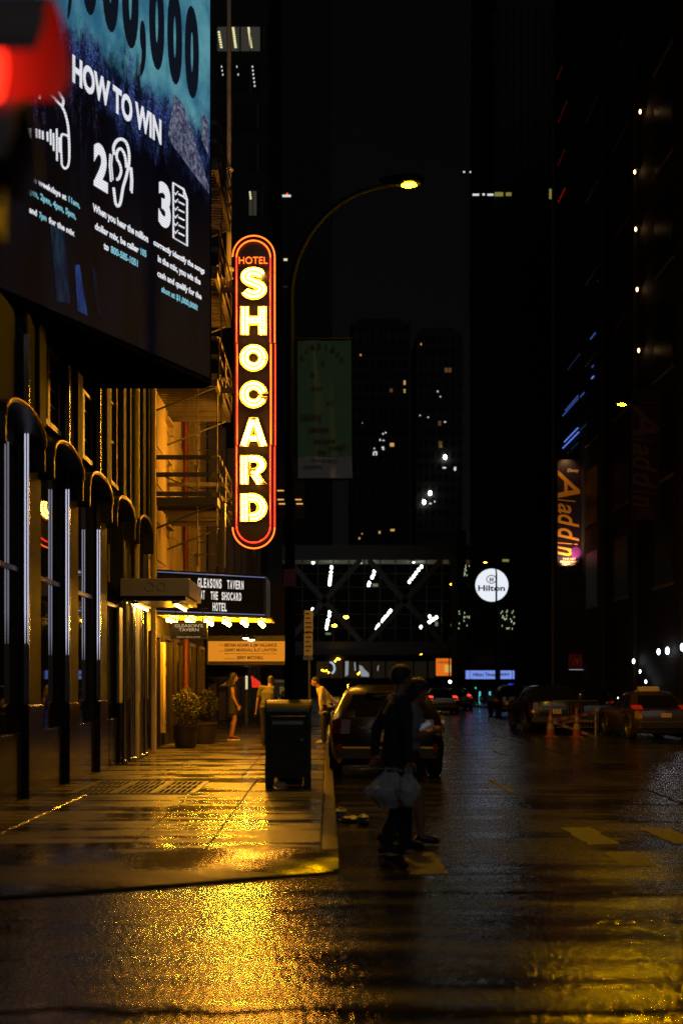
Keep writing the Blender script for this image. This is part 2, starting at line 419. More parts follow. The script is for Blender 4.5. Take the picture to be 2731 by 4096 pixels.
M['truss_grey'] = mat('grey painted steel', (.30, .29, .27), .7, vary=.2, emis=(.5, .5, .42), es=0)
M['truss_brace'] = mat('grey painted brace', (.42, .40, .37), .7, vary=.2)
M['lamp_cold'] = glow('cold ceiling lamp', (.86, 1, .84), 6)
M['flood_white'] = glow('white flood lamp', (.92, 1, .82), 14)
M['shop_glass'] = mat('dim shop glass', (.012, .012, .012), .2, emis=(.35, .25, .15), es=.02)
M['neon_cold'] = glow('white blue neon', (.55, .72, .85), .7)
M['display_white'] = glow('white window display', (.6, .68, .75), .38)
M['orange_window'] = glow('orange shop light', (.95, .20, .015), .75)
M['poster_yellow'] = glow('yellow poster', (.9, .5, .10), .75)
M['letter_brown'] = mat('brown letter', (.2, .04, .01), .6)
M['green_light'] = glow('green lamp', (.02, .8, .35), 1.0)
M['black_void'] = mat('unlit interior', (.003, .003, .003), .9, spec=0)
M['dull_glass'] = mat('dull window glass', (.01, .01, .011), .4, spec=.3)

def screen_picture():
    """the advertisement: cyan sky upper part, blue city haze below it, violet streaks, near black elsewhere"""
    m = bpy.data.materials.new('screen picture'); m.use_nodes = True; n = m.node_tree.nodes; l = m.node_tree.links; p = n['Principled BSDF']
    p.inputs['Base Color'].default_value = (.003, .003, .004, 1); p.inputs['Roughness'].default_value = .8; p.inputs['Specular IOR Level'].default_value = .1
    geo = n.new('ShaderNodeNewGeometry')
    dt = n.new('ShaderNodeVectorMath'); dt.operation = 'DOT_PRODUCT'; dt.inputs[1].default_value = (-.4714, -.8819, 0); l.new(geo.outputs['Position'], dt.inputs[0])
    def M_(op, a, b=0.0, c=None):
        x = n.new('ShaderNodeMath'); x.operation = op
        for k, v in enumerate((a, b) if c is None else (a, b, c)):
            if isinstance(v, (int, float)): x.inputs[k].default_value = v
            else: l.new(v, x.inputs[k])
        return x.outputs[0]
    s = M_('ADD', dt.outputs['Value'], .4714 * -1.89 + .8819 * 17.5)      # metres from the far edge
    sep = n.new('ShaderNodeSeparateXYZ'); l.new(geo.outputs['Position'], sep.inputs[0]); z = sep.outputs[2]
    def noise_(sc, su, sz, det=5, rough=.6):
        cv = n.new('ShaderNodeCombineXYZ'); l.new(M_('MULTIPLY', s, su), cv.inputs[0]); l.new(M_('MULTIPLY', z, sz), cv.inputs[1])
        t = n.new('ShaderNodeTexNoise'); t.inputs['Scale'].default_value = sc; t.inputs['Detail'].default_value = det; t.inputs['Roughness'].default_value = rough; l.new(cv.outputs[0], t.inputs['Vector']); return t.outputs['Fac']
    def rng(v, a, b, c=0.0, d=1.0):
        r = n.new('ShaderNodeMapRange'); r.interpolation_type = 'SMOOTHSTEP'; r.inputs[1].default_value = a; r.inputs[2].default_value = b; r.inputs[3].default_value = c; r.inputs[4].default_value = d; l.new(v, r.inputs[0]); return r.outputs[0]
    def mix(f, a, b):
        x = n.new('ShaderNodeMix'); x.data_type = 'RGBA'; l.new(f, x.inputs[0])
        for k, v in ((6, a), (7, b)):
            if isinstance(v, tuple): x.inputs[k].default_value = (*v, 1)
            else: l.new(v, x.inputs[k])
        return x.outputs[2]
    f = M_('SUBTRACT', z, M_('MULTIPLY_ADD', s, .02, 10.46))               # height above the skyline
    f = M_('ADD', f, M_('MULTIPLY', M_('SUBTRACT', noise_(1.0, 1.6, .5), .5), 1.0))
    f2 = M_('ADD', f, M_('MULTIPLY', M_('SUBTRACT', noise_(1.0, 7, 2.2, 6, .75), .5), 1.3))
    streak = noise_(1.0, 6.5, .55, 6, .75); speck = noise_(1.0, 26, 20, 3, .8)
    city = mix(rng(speck, .42, .66), (.008, .014, .08), (.10, .16, .50))
    city = mix(rng(noise_(1.0, 5, 1.2, 5, .7), .42, .62), (.004, .006, .018), city)
    violet = mix(rng(speck, .40, .68), (.010, .006, .03), (.30, .20, .50))
    violet = mix(rng(streak, .50, .64), (.0025, .0025, .005), violet)
    vmask = M_('MULTIPLY', rng(s, 2.0, 3.4), rng(z, 8.3, 10.6))
    base = mix(rng(noise_(1.0, 2, .4), .3, .7), (.0012, .0012, .0026), (.003, .0034, .008))
    low = mix(vmask, base, violet)
    col = mix(rng(f2, -1.15, -.55), low, city)
    cy = mix(rng(noise_(1.0, 1.2, .8), .35, .68), (.03, .16, .28), (.15, .45, .53))
    col = mix(rng(f2, -.30, .12), col, cy)
    l.new(col, p.inputs['Emission Color'])
    w = n.new('ShaderNodeTexWave'); w.bands_direction = 'Z'; w.inputs['Scale'].default_value = 9; l.new(geo.outputs['Position'], w.inputs['Vector'])
    l.new(rng(w.outputs['Fac'], 0, 1, .48, .80), p.inputs['Emission Strength'])
    return m
M['led_dark'] = screen_picture()
M['paint_worn'] = mat('almost worn off road paint', (.07, .07, .07), .3, vary=.6, vscale=14, bump=.6, bscale=60)
M['ramp'] = wet('wet ramp painted dim', (.022, .021, .019), .16, .42, (.3, 2.2, 1), .6, 40, .003, 1.1, (.4, 3.0, 1), .016, (1, .42, 1))  # shade of the tilted ramp put into a darker paving colour
M['gold_unlit'] = mat('gold print painted dim', (.10, .042, .006), .6)  # dark copy of the gold for the banner without flood lamps
M['galv_dark'] = mat('dull dark barrier steel', (.07, .07, .07), .5, metal=.4, vary=.3)
M['magenta_glow'] = mat('painted magenta glow', (.16, .018, .22), .5)
M['bulb_rear'] = glow('warm bulb rear', (1, .38, .02), 130)
# ================================================================== ground, road, pavements
tag(B().box(-900, 900, -120, 2200, -.6, -.02).build('ground', 'ground'), kind='structure')
b = B(); b.quad((-60, -20, 0), (60, -20, 0), (60, 330, 0), (-60, 330, 0))
road = tag(b.build('road', 'asphalt'), kind='structure')
def seam(pts, w):
    b = B(); top = []
    for i, (x, y) in enumerate(pts):
        a = Vector(pts[max(i - 1, 0)]); c = Vector(pts[min(i + 1, len(pts) - 1)]); d = (c - a).normalized(); n_ = Vector((-d.y, d.x)) * w / 2
        top += [(x + n_.x, y + n_.y, .004), (x - n_.x, y - n_.y, .004)]
    b.add(top, [(2 * i, 2 * i + 1, 2 * i + 3, 2 * i + 2) for i in range(len(pts) - 1)])
    return b.build('tar_seam', 'tar', road)
rs = random.Random(3)
def wob(x0, y0, x1, y1, n=26, amp=.05):
    return [(x0 + (x1 - x0) * i / n + rs.uniform(-amp, amp) * (y1 != y0 and abs(y1 - y0) > abs(x1 - x0)),
             y0 + (y1 - y0) * i / n + rs.uniform(-amp, amp) * (abs(y1 - y0) <= abs(x1 - x0))) for i in range(n + 1)]
seam(wob(-3, 5.42, 2.3, 5.38), .05); seam(wob(.1, 8.55, 6, 8.35), .03); seam(wob(2.6, 14.9, 6.6, 14.6), .05)
seam(wob(4.6, 16.9, 6.8, 16.5), .04); seam(wob(4.9, 16.8, 4.7, 13.2), .05); seam(wob(3.4, 12.9, 8, 12.7), .04)
seam(wob(2.2, 6.55, 4.4, 6.5), .04); seam(wob(5.6, 18.5, 5.3, 40), .04)
# metal road plate / square patch near the lamp
mk = thing('crosswalk', 'worn white zebra stripes painted across the side street', 'road marking'); del mk['category']; del mk['label']; mk['kind'] = 'structure'
def stripe(x0, x1, y0, y1, jag=.06, parent=mk):
    n = 9; L = [(x0 + rs.uniform(-.02, .02), y0 + (y1 - y0) * i / n, .004) for i in range(n + 1)]
    Rr = [(x1 + rs.uniform(-.025, .025), y0 + (y1 - y0) * i / n + rs.uniform(-jag, jag) * (i in (0, n)), .004) for i in range(n + 1)]
    b = B(); b.add(L + Rr, [(i, n + 1 + i, n + 2 + i, i + 1) for i in range(n)])
    return b.build('stripe', 'paint', parent)
for x0, y0, y1 in ((.70, 9.3, 10.5), (2.62, 9.75, 10.55), (2.62, 11.05, 12.35), (3.48, 11.1, 12.3)):
    stripe(x0, x0 + .32, y0, y1)
lm = thing('lane_marking', None, None); lm['kind'] = 'structure'
stripe(2.70, 2.80, 16.6, 18.7, parent=lm); stripe(4.0, 4.1, 25.0, 27.0, parent=lm); stripe(4.0, 4.1, 34.0, 36.0, parent=lm)

side = tag(B().box(-4.9, -.06, 9.78, 112, -.015, .115).build('sidewalk', 'kerb'), kind='structure')
rows = [9.78, 11.35, 12.78, 13.5, 15.2, 16.9, 18.4, 19.9, 21.4, 22.9, 24.4, 25.9, 27.4, 28.9, 30.4, 31.9, 33.4, 34.9, 36.4, 38, 39.6, 41.2, 42.8, 44.4]
for i in range(len(rows) - 1):
    near = rows[i] < 16
    xs = [-4.6, -3.2, -1.8, -1.08, -.06] if near else [-4.6, -3.95, -2.7, -1.36, -.06]
    if rows[i] >= 22: xs = [-4.8, -2.7, -1.36, -.06]
    for j in range(len(xs) - 1):
        if near is False and rows[i] < 18 and j in (0,): pass
        x0, x1, y0, y1 = xs[j], xs[j + 1], rows[i], rows[i + 1]
        cx, cyy = (x0 + x1) / 2, (y0 + y1) / 2; hw, hl = (x1 - x0) / 2 - .006, (y1 - y0) / 2 - .006
        mw = T(cx, cyy, rs.uniform(-.002, .002)) @ Matrix.Rotation(R(rs.uniform(-.14, .14)), 4, 'X') @ Matrix.Rotation(R(rs.uniform(-.1, .1)), 4, 'Y')
        B().cbox(-hw, hw, -hl, hl, .09, .15, .006).build('paving_slab', 'concrete', side, mw=mw)
tag(B().box(-4.9, -.06, 44.4, 112, .1, .15).build('far_pavement', 'concrete', side))
# corner ramp down to the carriageway
front = [(-14, 6.1), (-6, 7.35), (-2.5, 8.25), (-1.4, 8.72), (-.6, 9.1), (-.06, 9.34), (.09, 9.42)]
b = B(); n = 6; vs = []
for x, y in front:
    for k in range(n + 1):
        t = k / n; yy = y + (9.775 - y) * t
        flare = .13 if x < -2.6 else .0
        z = .012 + (.138) * (t ** .8 if x > -3 else min(1, t * 9)) + flare * 0
        vs.append((x, yy, z))
b.add(vs, [(i * (n + 1) + k, (i + 1) * (n + 1) + k, (i + 1) * (n + 1) + k + 1, i * (n + 1) + k + 1) for i in range(len(front) - 1) for k in range(n)])
tag(b.build('corner_ramp', 'ramp', smooth=40), kind='structure')
b = B().tube([(x, y - .04, .008) for x, y in front], .018, 6)
b.build('ramp_edge', 'steel_kerb', bpy.data.objects['corner_ramp'])
kb = thing('kerb', None, None); kb['kind'] = 'structure'
b = B(); b.prism([(-.052, 9.42, -.01), (-.052, 10.6, -.01), (-.052, 10.6, .152), (-.052, 9.42, .03)], (.147, 0, 0)); b.build('kerb_stone', 'steel_kerb', kb)
y = 10.61
while y < 60:
    L = 2.4 + rs.uniform(-.2, .2)
    B().cbox(-.052, .095, y, y + L - .012, -.01, .152 + rs.uniform(-.003, .003), .014).build('kerb_stone', 'steel_kerb', kb)
    y += L
B().box(-.05, .095, y, 112, -.01, .15).build('kerb_run', 'kerb', kb)
rp = tag(B().box(11.2, 19, 20, 118, -.01, .15).build('far_sidewalk', 'concrete'), kind='structure')
B().cbox(11.0, 11.19, 20, 118, -.01, .155, .02).build('kerb_run', 'kerb', rp)

# sidewalk ventilation grate
g = thing('sidewalk_grate', 'rectangular steel ventilation grate set into the wet pavement beside the granite pillars', 'grate', (-2.7, 15.8, .15))
gx = [-3.42, -2.88, -2.34, -1.8]; gy = [14.7, 15.3, 15.9, 16.5]
b = B()
for x in gx: b.box(x - .02, x + .02, 14.68, 16.52, .146, .166)
for y in gy: b.box(-3.44, -1.78, y - .02, y + .02, .147, .1655)
b.build('frame', 'galv', g)
B().box(-3.43, -1.79, 14.69, 16.51, .14, .153).build('pit_shade', 'black_void', g)  # flat black sheet in place of the shade below the bars
b0 = B()
for k in range(7):
    x = -.225 + .45 * k / 6; b0.box(x - .010, x + .010, -.28, .28, -.004, .006)
gm = b0.mesh('bars', 'galv')
for i in range(3):
    for j in range(3): inst('grate_panel', gm, g, T((gx[i] + gx[i + 1]) / 2, (gy[j] + gy[j + 1]) / 2, .1575))

# ================================================================== corner building (left)
cb = thing('corner_building', 'dark corner building with granite pillars and arched window hoods under the video screen', 'building', (-6, 17, .15))
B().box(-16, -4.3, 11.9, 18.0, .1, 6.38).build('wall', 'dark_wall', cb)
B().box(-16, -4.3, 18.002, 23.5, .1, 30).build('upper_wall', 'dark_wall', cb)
for k in range(-1, 5):
    y0 = 14.04 + 2.2 * k; top = 6.37 if y0 < 18 else 14
    p = B().cbox(-4.298, -3.82, y0, y0 + .66, 1.35, top, .02).build('pillar', 'pilaster', cb)
    B().cbox(-4.298, -3.80, y0 - .02, y0 + .68, .15, 1.35, .015).build('plinth', 'granite', p)
    if k < 3:
        B().box(-3.86, -3.79, y0 - .045, y0 - .021, 1.36, top - .3).build('corner_channel', 'steel', p)
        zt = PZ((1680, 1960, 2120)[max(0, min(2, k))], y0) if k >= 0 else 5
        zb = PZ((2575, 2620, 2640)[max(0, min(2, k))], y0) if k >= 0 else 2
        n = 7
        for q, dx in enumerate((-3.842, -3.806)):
            B().tube([(dx, y0 - .05, zb + (zt - zb) * i / n) for i in range(n + 1)], [.002] + [.008] * n, 6).build('glow_tube', 'strip_glint', p)  # glowing tubes added in place of reflections on the steel channel
    B().cbox(-3.82, -3.76, y0 + .36, y0 + .70, 5.05, top - .01, .01).build('pilaster_strip', 'pilaster', p)
    # bay between this pillar and the next
    ya, yb = y0 + .70, y0 + 2.15
    if k == 4: continue
    w = B().box(-3.965, -3.95, ya, yb, 1.0, 4.62).build('window', 'window_glass', cb)
    fr = B(); fr.box(-3.99, -3.915, ya, yb, 3.04, 3.10); fr.box(-3.99, -3.91, ya, ya + .05, .5, 4.7); fr.box(-3.99, -3.91, yb - .05, yb, .5, 4.7)
    fr.build('frame', 'bronze', w)
    B().cbox(-4.0, -3.88, ya, yb, .15, 1.0, .01).build('stall_riser', 'granite', w)
    B().box(-4.29, -3.97, ya, yb, 4.63, top).build('spandrel', 'dark_wall', cb)
    hood = B(); cyy = (ya + yb) / 2; pr = []
    for i in range(15):
        a = math.pi * (1 - i / 14); pr.append((cyy + .88 * math.cos(a), 4.64 + .34 * math.sin(a) ** .8))
    pr = [(pr[0][0], 4.36)] + pr + [(pr[-1][0], 4.36)]
    vs = [(-3.968, y_, z_) for y_, z_ in pr] + [(-3.62, y_, z_) for y_, z_ in pr] + [(-3.968, (y_ - cyy) * .95 + cyy, z_ - .03) for y_, z_ in pr] + [(-3.62, (y_ - cyy) * .95 + cyy, z_ - .03) for y_, z_ in pr]
    N = len(pr); fs = []
    for i in range(N - 1):
        fs += [(i, i + 1, N + i + 1, N + i), (2 * N + i, 3 * N + i, 3 * N + i + 1, 2 * N + i + 1), (N + i, N + i + 1, 3 * N + i + 1, 3 * N + i)]
    hood.add(vs, fs); h = hood.build('window_hood', 'black_metal', cb, smooth=40)
    B().tube([(-3.61, y_, z_ + .004) for y_, z_ in pr[1:-1]], .012, 6).build('rim', 'brass', h)
    if top > 6 and k > -1:
        for q in range(2):
            u0 = ya + .12 + q * .62; z1 = 6.3 if y0 < 18 else 8.2
            w2 = B().box(-3.985, -3.962, u0, u0 + .5, 5.35, z1).build('upper_window', 'window_glass', cb)
            f2 = B(); f2.box(-3.98, -3.90, u0 - .05, u0 - .001, 5.3, z1 + .05); f2.box(-3.98, -3.90, u0 + .501, u0 + .55, 5.3, z1 + .05); f2.box(-3.98, -3.90, u0, u0 + .5, z1, z1 + .05); f2.box(-3.98, -3.88, u0 - .05, u0 + .55, 5.22, 5.299)
            for zz in range(1, 4): f2.box(-3.975, -3.94, u0, u0 + .5, 5.35 + (z1 - 5.35) * zz / 4, 5.37 + (z1 - 5.35) * zz / 4)
            f2.build('frame', 'bronze', w2)
B().tube([(-3.70, 21.35, .2), (-3.70, 21.35, 12)], .055, 10).build('strip_pipe', 'cream', cb, smooth=40)
B().tube([(-3.70, 23.42, .2), (-3.70, 23.42, 14)], .06, 10).build('strip_pipe', 'stone', cb, smooth=40)
# entrance under the grey canopy
for i, (y0, y1) in enumerate(((20.35, 20.78), (21.5, 22.0))):
    d = B().cbox(-3.90, -3.84, y0, y1, 1.28, 3.05, .01).build('entrance_panel', 'cream', cb)
    B().cbox(-3.91, -3.83, y0 - .01, y1 + .01, .15, 1.27, .01).build('kick_panel', 'granite', d)
for y0, r in ((20.2, .035), (20.86, .03), (21.1, .04), (21.95, .05), (22.5, .035)):
    B().lathe([(r * 1.6, .15), (r * 1.6, .22), (r, .24), (r, 3.1), (r * 1.5, 3.12), (r * 1.5, 3.18)], (-3.72, y0, 0), 10).build('entrance_post', 'steel', cb, smooth=40)

# ================================================================== grey entrance canopy
ca = thing('entrance_canopy', 'flat grey box canopy with two raised rings, over the pavement next to the lettered marquee', 'canopy', (-3.1, 21.8, 3.2))
zt, zb = PZ(2313, 20.1), PZ(2383, 20.1)
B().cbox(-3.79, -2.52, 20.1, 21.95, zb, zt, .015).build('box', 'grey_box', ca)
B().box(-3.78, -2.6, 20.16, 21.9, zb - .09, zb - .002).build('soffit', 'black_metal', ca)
for px in (598, 646):
    c = P(px, 2346, 20.09)
    B().tube([(c.x + .075 * math.cos(a * math.pi / 12), 20.095, c.z + .075 * math.sin(a * math.pi / 12)) for a in range(24)], .007, 6, closed=True).build('ring', 'grey_box', ca)
for x, ya, yb in ((-3.55, 20.35, 21.7), (-2.80, 20.3, 21.7)):
    f = B().box(x - .06, x + .06, ya - .05, yb + .05, zb - .13, zb - .092).build('light_fitting', 'black_metal', ca)
    B().tube([(x, ya, zb - .155), (x, yb, zb - .155)], .022, 8).build('tube', 'tube_white', f)

# ================================================================== hotel
ho = thing('hotel_building', 'limestone hotel with projecting pilasters and fire escape, lit amber by the neon sign', 'building', (-8, 31, .15))
B().box(-22, -4.25, 23.52, 35.3, .1, 46).build('wall', 'stone_dark', ho)
ys = [23.55, 25.0, 26.4, 27.8, 29.2, 30.6, 32, 33.5, 35.2]
for i in range(len(ys) - 1):
    for j in range(13):
        z0 = 3.6 + j * .86
        prj = .12 if i % 2 else 0
        B().cbox(-4.248, -3.99 + prj + rs.uniform(-.006, .006), ys[i] + .006, ys[i + 1] - .006, z0 + .008, z0 + .85, .012).build('stone_block', 'stone', ho)
for i in (0, 2, 4, 6):
    for j in range(3):
        z0 = 5.6 + j * 2.6
        y0 = ys[i] + .42
        w = B().box(-3.985, -3.965, y0, y0 + .7, z0, z0 + 1.5).build('window', 'window_glass', ho)
        f = B(); f.box(-3.98, -3.90, y0 - .06, y0 - .001, z0 - .06, z0 + 1.56); f.box(-3.98, -3.90, y0 + .701, y0 + .76, z0 - .06, z0 + 1.56); f.box(-3.98, -3.88, y0, y0 + .7, z0 + 1.5, z0 + 1.56); f.box(-3.98, -3.84, y0 - .1, y0 + .8, z0 - .12, z0 - .061); f.box(-3.98, -3.93, y0, y0 + .7, z0 + .73, z0 + .77)
        f.build('frame', 'stone', w)
B().box(-4.2, -3.95, 23.55, 35.2, .15, 3.55).build('ground_floor', 'dark_wall', ho)
for i, y0 in enumerate((24.2, 26.2, 28.3, 31.0, 33.4)):
    w = B().box(-3.948, -3.93, y0, y0 + 1.2, .5, 2.7).build('shop_window', 'window_glass', ho)
    f = B(); f.box(-3.94, -3.86, y0 - .07, y0 - .001, .2, 2.8); f.box(-3.94, -3.86, y0 + 1.201, y0 + 1.27, .2, 2.8); f.box(-3.94, -3.86, y0, y0 + 1.2, 2.7, 2.8)
    f.build('frame', 'bronze', w)
B().cbox(-3.92, -3.80, 25.55, 25.85, .5, 2.6, .01).build('door_jamb', 'cream', ho)
B().tube([(-3.78, 29.4, .2), (-3.78, 29.4, 16)], .07, 10).build('strip_pipe', 'lit_red', ho, smooth=40)  # added pipe, coloured red in place of a red lit strip
b = B()
for k in range(60): b.ball((-3.74, 30.2, 4.2 + k * .125), .022, 6, 4)
b.build('glint_beads', 'galv', ho)  # beads added in place of reflected sign bulbs

# ================================================================== video billboard
A_ = Vector((-1.89, 17.5, 0)); U = Vector((.4714, .8819, 0)); NV = Vector((.8819, -.4714, 0))
def scr_s(px):
    a = (px - HX) / F
    return (A_.x - A_.y * a) / (U.x - U.y * a)
def scr(px, py, off=0):
    s_ = scr_s(px); p = A_ - U * s_
    return Vector((p.x, p.y, 1.6 + (HY - py) / F * p.y)) + NV * off
vb = thing('video_billboard', 'huge angled LED video screen with white lettering above the corner pillars', 'billboard', (-4, 14, 6.4))
p0 = A_ + U * .12 - NV * .03; p1 = A_ - U * 9 - NV * .03
B().prism([(p0.x, p0.y, 6.42), (p1.x, p1.y, 6.42), (-9, 17.85, 6.42), (-2.0, 17.85, 6.42)], (0, 0, 10)).build('housing', 'black_void', vb)
q0 = A_ + U * .04; q1 = A_ - U * 8.9
b = B(); b.prism([(q0.x, q0.y, 6.5), (q1.x, q1.y, 6.5), (q1.x, q1.y, 16.3), (q0.x, q0.y, 16.3)], -NV * .028)
B.build(b, 'display_panel', 'led_dark', vb)
for k in range(6):
    p = A_ - U * (1.1 + 1.2 * k) + NV * .006
    pass
def scr_poly(name, pts, m, off=.004):
    b = B(); b.prism([scr(x, y, off) for x, y in pts], NV * .0015); return b.build(name, m, vb)
scr_poly('image_tower', [(698, 378), (733, 420), (835, 745), (835, 775), (770, 690), (690, 580), (672, 540)], 'led_grey', .0045)
scr_poly('image_tower', [(812, 450), (833, 480), (833, 620), (805, 560)], 'led_grey', .0047)
for k, (pts, m) in enumerate((
        ([(200, 880), (255, 900), (280, 1215), (228, 1205)], 'led_teal'), ([(300, 1060), (318, 1060), (350, 1262), (312, 1245)], 'led_strip'),
        ([(365, 1060), (385, 1090), (410, 1270), (388, 1250)], 'led_deep'))):
    scr_poly('image_streak', pts, m, .003 + .0002 * k)
def scr_text(body, m, lx, rx, top, bot, bold=.02, off=.008):
    """lx/rx: left and right pixel; top/bot: pixel rows of the capitals at the left end"""
    o = scr(lx, bot, off); w = scr_s(lx) - scr_s(rx); h = scr(lx, top).z - scr(lx, bot).z
    return lettering(body, m, o, U, (0, 0, 1), NV, w, h, vb, 'lettering', bold, .003)
scr_text('HOW TO WIN', 'led_white', 289, 644, 210, 327, .038)
zb_, zt_ = 10.72, 12.15
def digit(ch, lx, rx):
    o = scr(lx, 0, .008); o.z = zb_ if ch != ',' else zb_ - .30
    lettering(ch, 'led_black', o, U, (0, 0, 1), NV, scr_s(lx) - scr_s(rx), (zt_ - zb_) if ch != ',' else .85, vb, 'numeral', .07 if ch != ',' else .02, .003, fit='box')
for ch, l_, r_ in ((',', 268, 288), ('0', 322, 390), ('0', 406, 474), ('0', 486, 553), (',', 558, 583), ('0', 595, 656), ('0', 668, 727), ('0', 738, 794)):
    digit(ch, l_, r_)
scr_text('2', 'led_white', 374, 430, 551, 742, .05); scr_text('3', 'led_white', 633, 681, 708, 895, .05)
def cr2(x, y): return (x * .574, 600 + y * .574)
def line2(parts, lx, rx, top_l, bot_l):
    """parts: (text, material); spread along one line between pixels lx and rx of the second crop"""
    full = ' '.join(t for t, _ in parts); tot = len(full); s0, s1 = scr_s(lx * .574), scr_s(rx * .574); pos = 0
    _, yt = cr2(lx, top_l); _, yb = cr2(lx, bot_l)
    zt2 = scr(lx * .574, yt).z; zb2 = scr(lx * .574, yb).z
    adv = lambda k: s0 + (s1 - s0) * k / tot
    for t, m in parts:
        sa, sb = adv(pos), adv(pos + len(t)); pos += len(t) + 1
        p = A_ - U * sa + NV * .008; p.z = zb2
        lettering(t, m, p, U, (0, 0, 1), NV, sa - sb, zt2 - zb2, vb, 'lettering', .03, .003)
Wt, Cy = 'led_white', 'led_cyan_text'
line2([('Listen weekdays at', Wt), ('11am,', Cy)], 160, 555, 135, 182); line2([('1pm, 2pm, 4pm, 5pm,', Cy)], 195, 527, 250, 300); line2([('and', Wt), ('7pm', Cy), ('for the mix', Wt)], 203, 517, 388, 436)
line2([('When you hear the million', Wt)], 645, 1030, 368, 425); line2([('dollar mix, be caller', Wt), ('105', Cy)], 660, 1018, 500, 552); line2([('to', Wt), ('800-585-1051', Cy)], 722, 958, 637, 690)
line2([('correctly identify the songs', Wt)], 1068, 1422, 617, 662); line2([('in the mix, you win the', Wt)], 1098, 1394, 727, 777); line2([('cash and qualify for the', Wt)], 1095, 1401, 832, 880); line2([('shot at $1,000,000!', Cy)], 1123, 1374, 945, 990)
def smooth_line(p, k=5):
    out = []
    for i in range(len(p) - 1):
        a, b_, c_, d_ = (Vector(p[max(i - 1, 0)]), Vector(p[i]), Vector(p[i + 1]), Vector(p[min(i + 2, len(p) - 1)]))
        for q in range(k):
            t = q / k; out.append(tuple(.5 * (2 * b_ + (c_ - a) * t + (2 * a - 5 * b_ + 4 * c_ - d_) * t * t + (3 * b_ - a - 3 * c_ + d_) * t ** 3)))
    return out + [tuple(p[-1])]
def scr_line(pts, r, m='led_white', name='icon', closed=False):
    if len(pts) > 3 and not closed: pts = smooth_line(pts)
    b = B(); b.tube([scr(x, y, .006) for x, y in pts], r, 6, closed=closed); return b.build(name, m, vb)
def c1(*p): return [(x * .574, y * .574) for x, y in p]
scr_line(c1((795, 1080), (790, 1030), (810, 985), (845, 970), (880, 1000), (897, 1070), (895, 1150), (875, 1240), (855, 1310), (840, 1400), (825, 1435), (805, 1420), (795, 1350), (790, 1310)), .022)
scr_line(c1((880, 1170), (870, 1090), (845, 1040), (818, 1050), (812, 1100), (835, 1150), (842, 1200), (825, 1245), (812, 1250)), .020)
scr_line(c1((768, 1075), (763, 1150), (772, 1265)), .014); scr_line(c1((782, 1080), (777, 1150), (786, 1255)), .010)
scr_line(c1((915, 1170), (922, 1260), (918, 1345)), .014); scr_line(c1((905, 1165), (911, 1250), (907, 1330)), .010)
scr_line([cr2(1205, 230), cr2(1278, 275), cr2(1302, 345), cr2(1302, 667), cr2(1207, 612)], .018, closed=True)
for k in range(6):
    y0 = 290 + k * 54
    scr_line([cr2(1243, y0 + 18), cr2(1282, y0 + 38)], .012); scr_line([cr2(1216, y0 + 5), cr2(1222, y0 + 22), cr2(1238, y0)], .009)
scr_line([cr2(1278, 278), cr2(1280, 330), cr2(1300, 347)], .012)
scr_line(c1((275, 690), (290, 640), (340, 655), (390, 700), (440, 760), (470, 860), (480, 980), (482, 1100)), .016)
scr_line(c1((385, 612), (420, 660), (440, 700), (435, 740)), .018)
scr_line(c1((430, 1150), (425, 960), (450, 940), (480, 975), (480, 1130), (455, 1175), (430, 1150)), .014)
for k, (x, ya, yb) in enumerate(((255, 900, 960), (275, 905, 965), (297, 915, 970), (330, 920, 985), (352, 905, 1010), (372, 930, 1050), (395, 900, 1120), (412, 960, 1060))):
    scr_line(c1((x, ya), (x + 2, yb)), .014)
b = B(); b.prism([scr(x * .574, y * .574, .006) for x, y in ((178, 890), (220, 895), (222, 962), (178, 955))], NV * .003); b.build('icon', 'led_white', vb)
# ================================================================== vertical neon hotel sign
YS = 25.0; SX = PX(1014, YS)
bs = thing('blade_sign', 'tall rounded vertical sign with bulb lettering and red neon outline above the marquee', 'sign', (SX, YS, 4.7))
def stadium(x0, x1, z0, z1, y, n=14, a0=0, a1=1):
    r = (x1 - x0) / 2; cx = (x0 + x1) / 2; pts = []
    for i in range(n + 1): pts.append((cx + r * math.cos(math.pi * i / n), y, z1 - r + r * math.sin(math.pi * i / n)))
    for i in range(n + 1): pts.append((cx - r * math.cos(math.pi * i / n), y, z0 + r - r * math.sin(math.pi * i / n)))
    return pts
x0, x1 = PX(936, YS), PX(1093, YS); z0, z1 = PZ(2186, YS), PZ(952, YS)
B().prism(stadium(x0, x1, z0, z1, YS), (0, .36, 0)).build('cabinet', 'sign_face', bs)
ix0, ix1, iz0, iz1 = PX(947, YS), PX(1082, YS), PZ(2172, YS), PZ(966, YS); yt = YS - .06
ox0, ox1, oz0, oz1 = PX(931, YS), PX(1099, YS), PZ(2194, YS), PZ(944, YS); yo = YS - .02
def arc(x0, x1, zc, y, top, n=18, ext=0.0):
    r = (x1 - x0) / 2; cx = (x0 + x1) / 2; s = 1 if top else -1
    return [(cx + r * math.cos(math.pi * i / n), y, zc + s * r * math.sin(math.pi * i / n)) for i in range(n + 1)]
ri, ro = (ix1 - ix0) / 2, (ox1 - ox0) / 2
B().tube(arc(ix0, ix1, iz1 - ri, yt, True), .0165, 8).build('neon_tube', 'neon_orange', bs, smooth=True)
B().tube(arc(ix0, ix1, iz0 + ri, yt, False), .0165, 8).build('neon_tube', 'neon_red', bs, smooth=True)
B().tube(arc(ox0, ox1, oz1 - ro, yo, True), .0165, 8).build('neon_tube', 'neon_orange', bs, smooth=True)
B().tube(arc(ox0, ox1, oz0 + ro, yo, False), .0165, 8).build('neon_tube', 'neon_orange', bs, smooth=True)
zA, zB_ = iz0 + ri, iz1 - ri
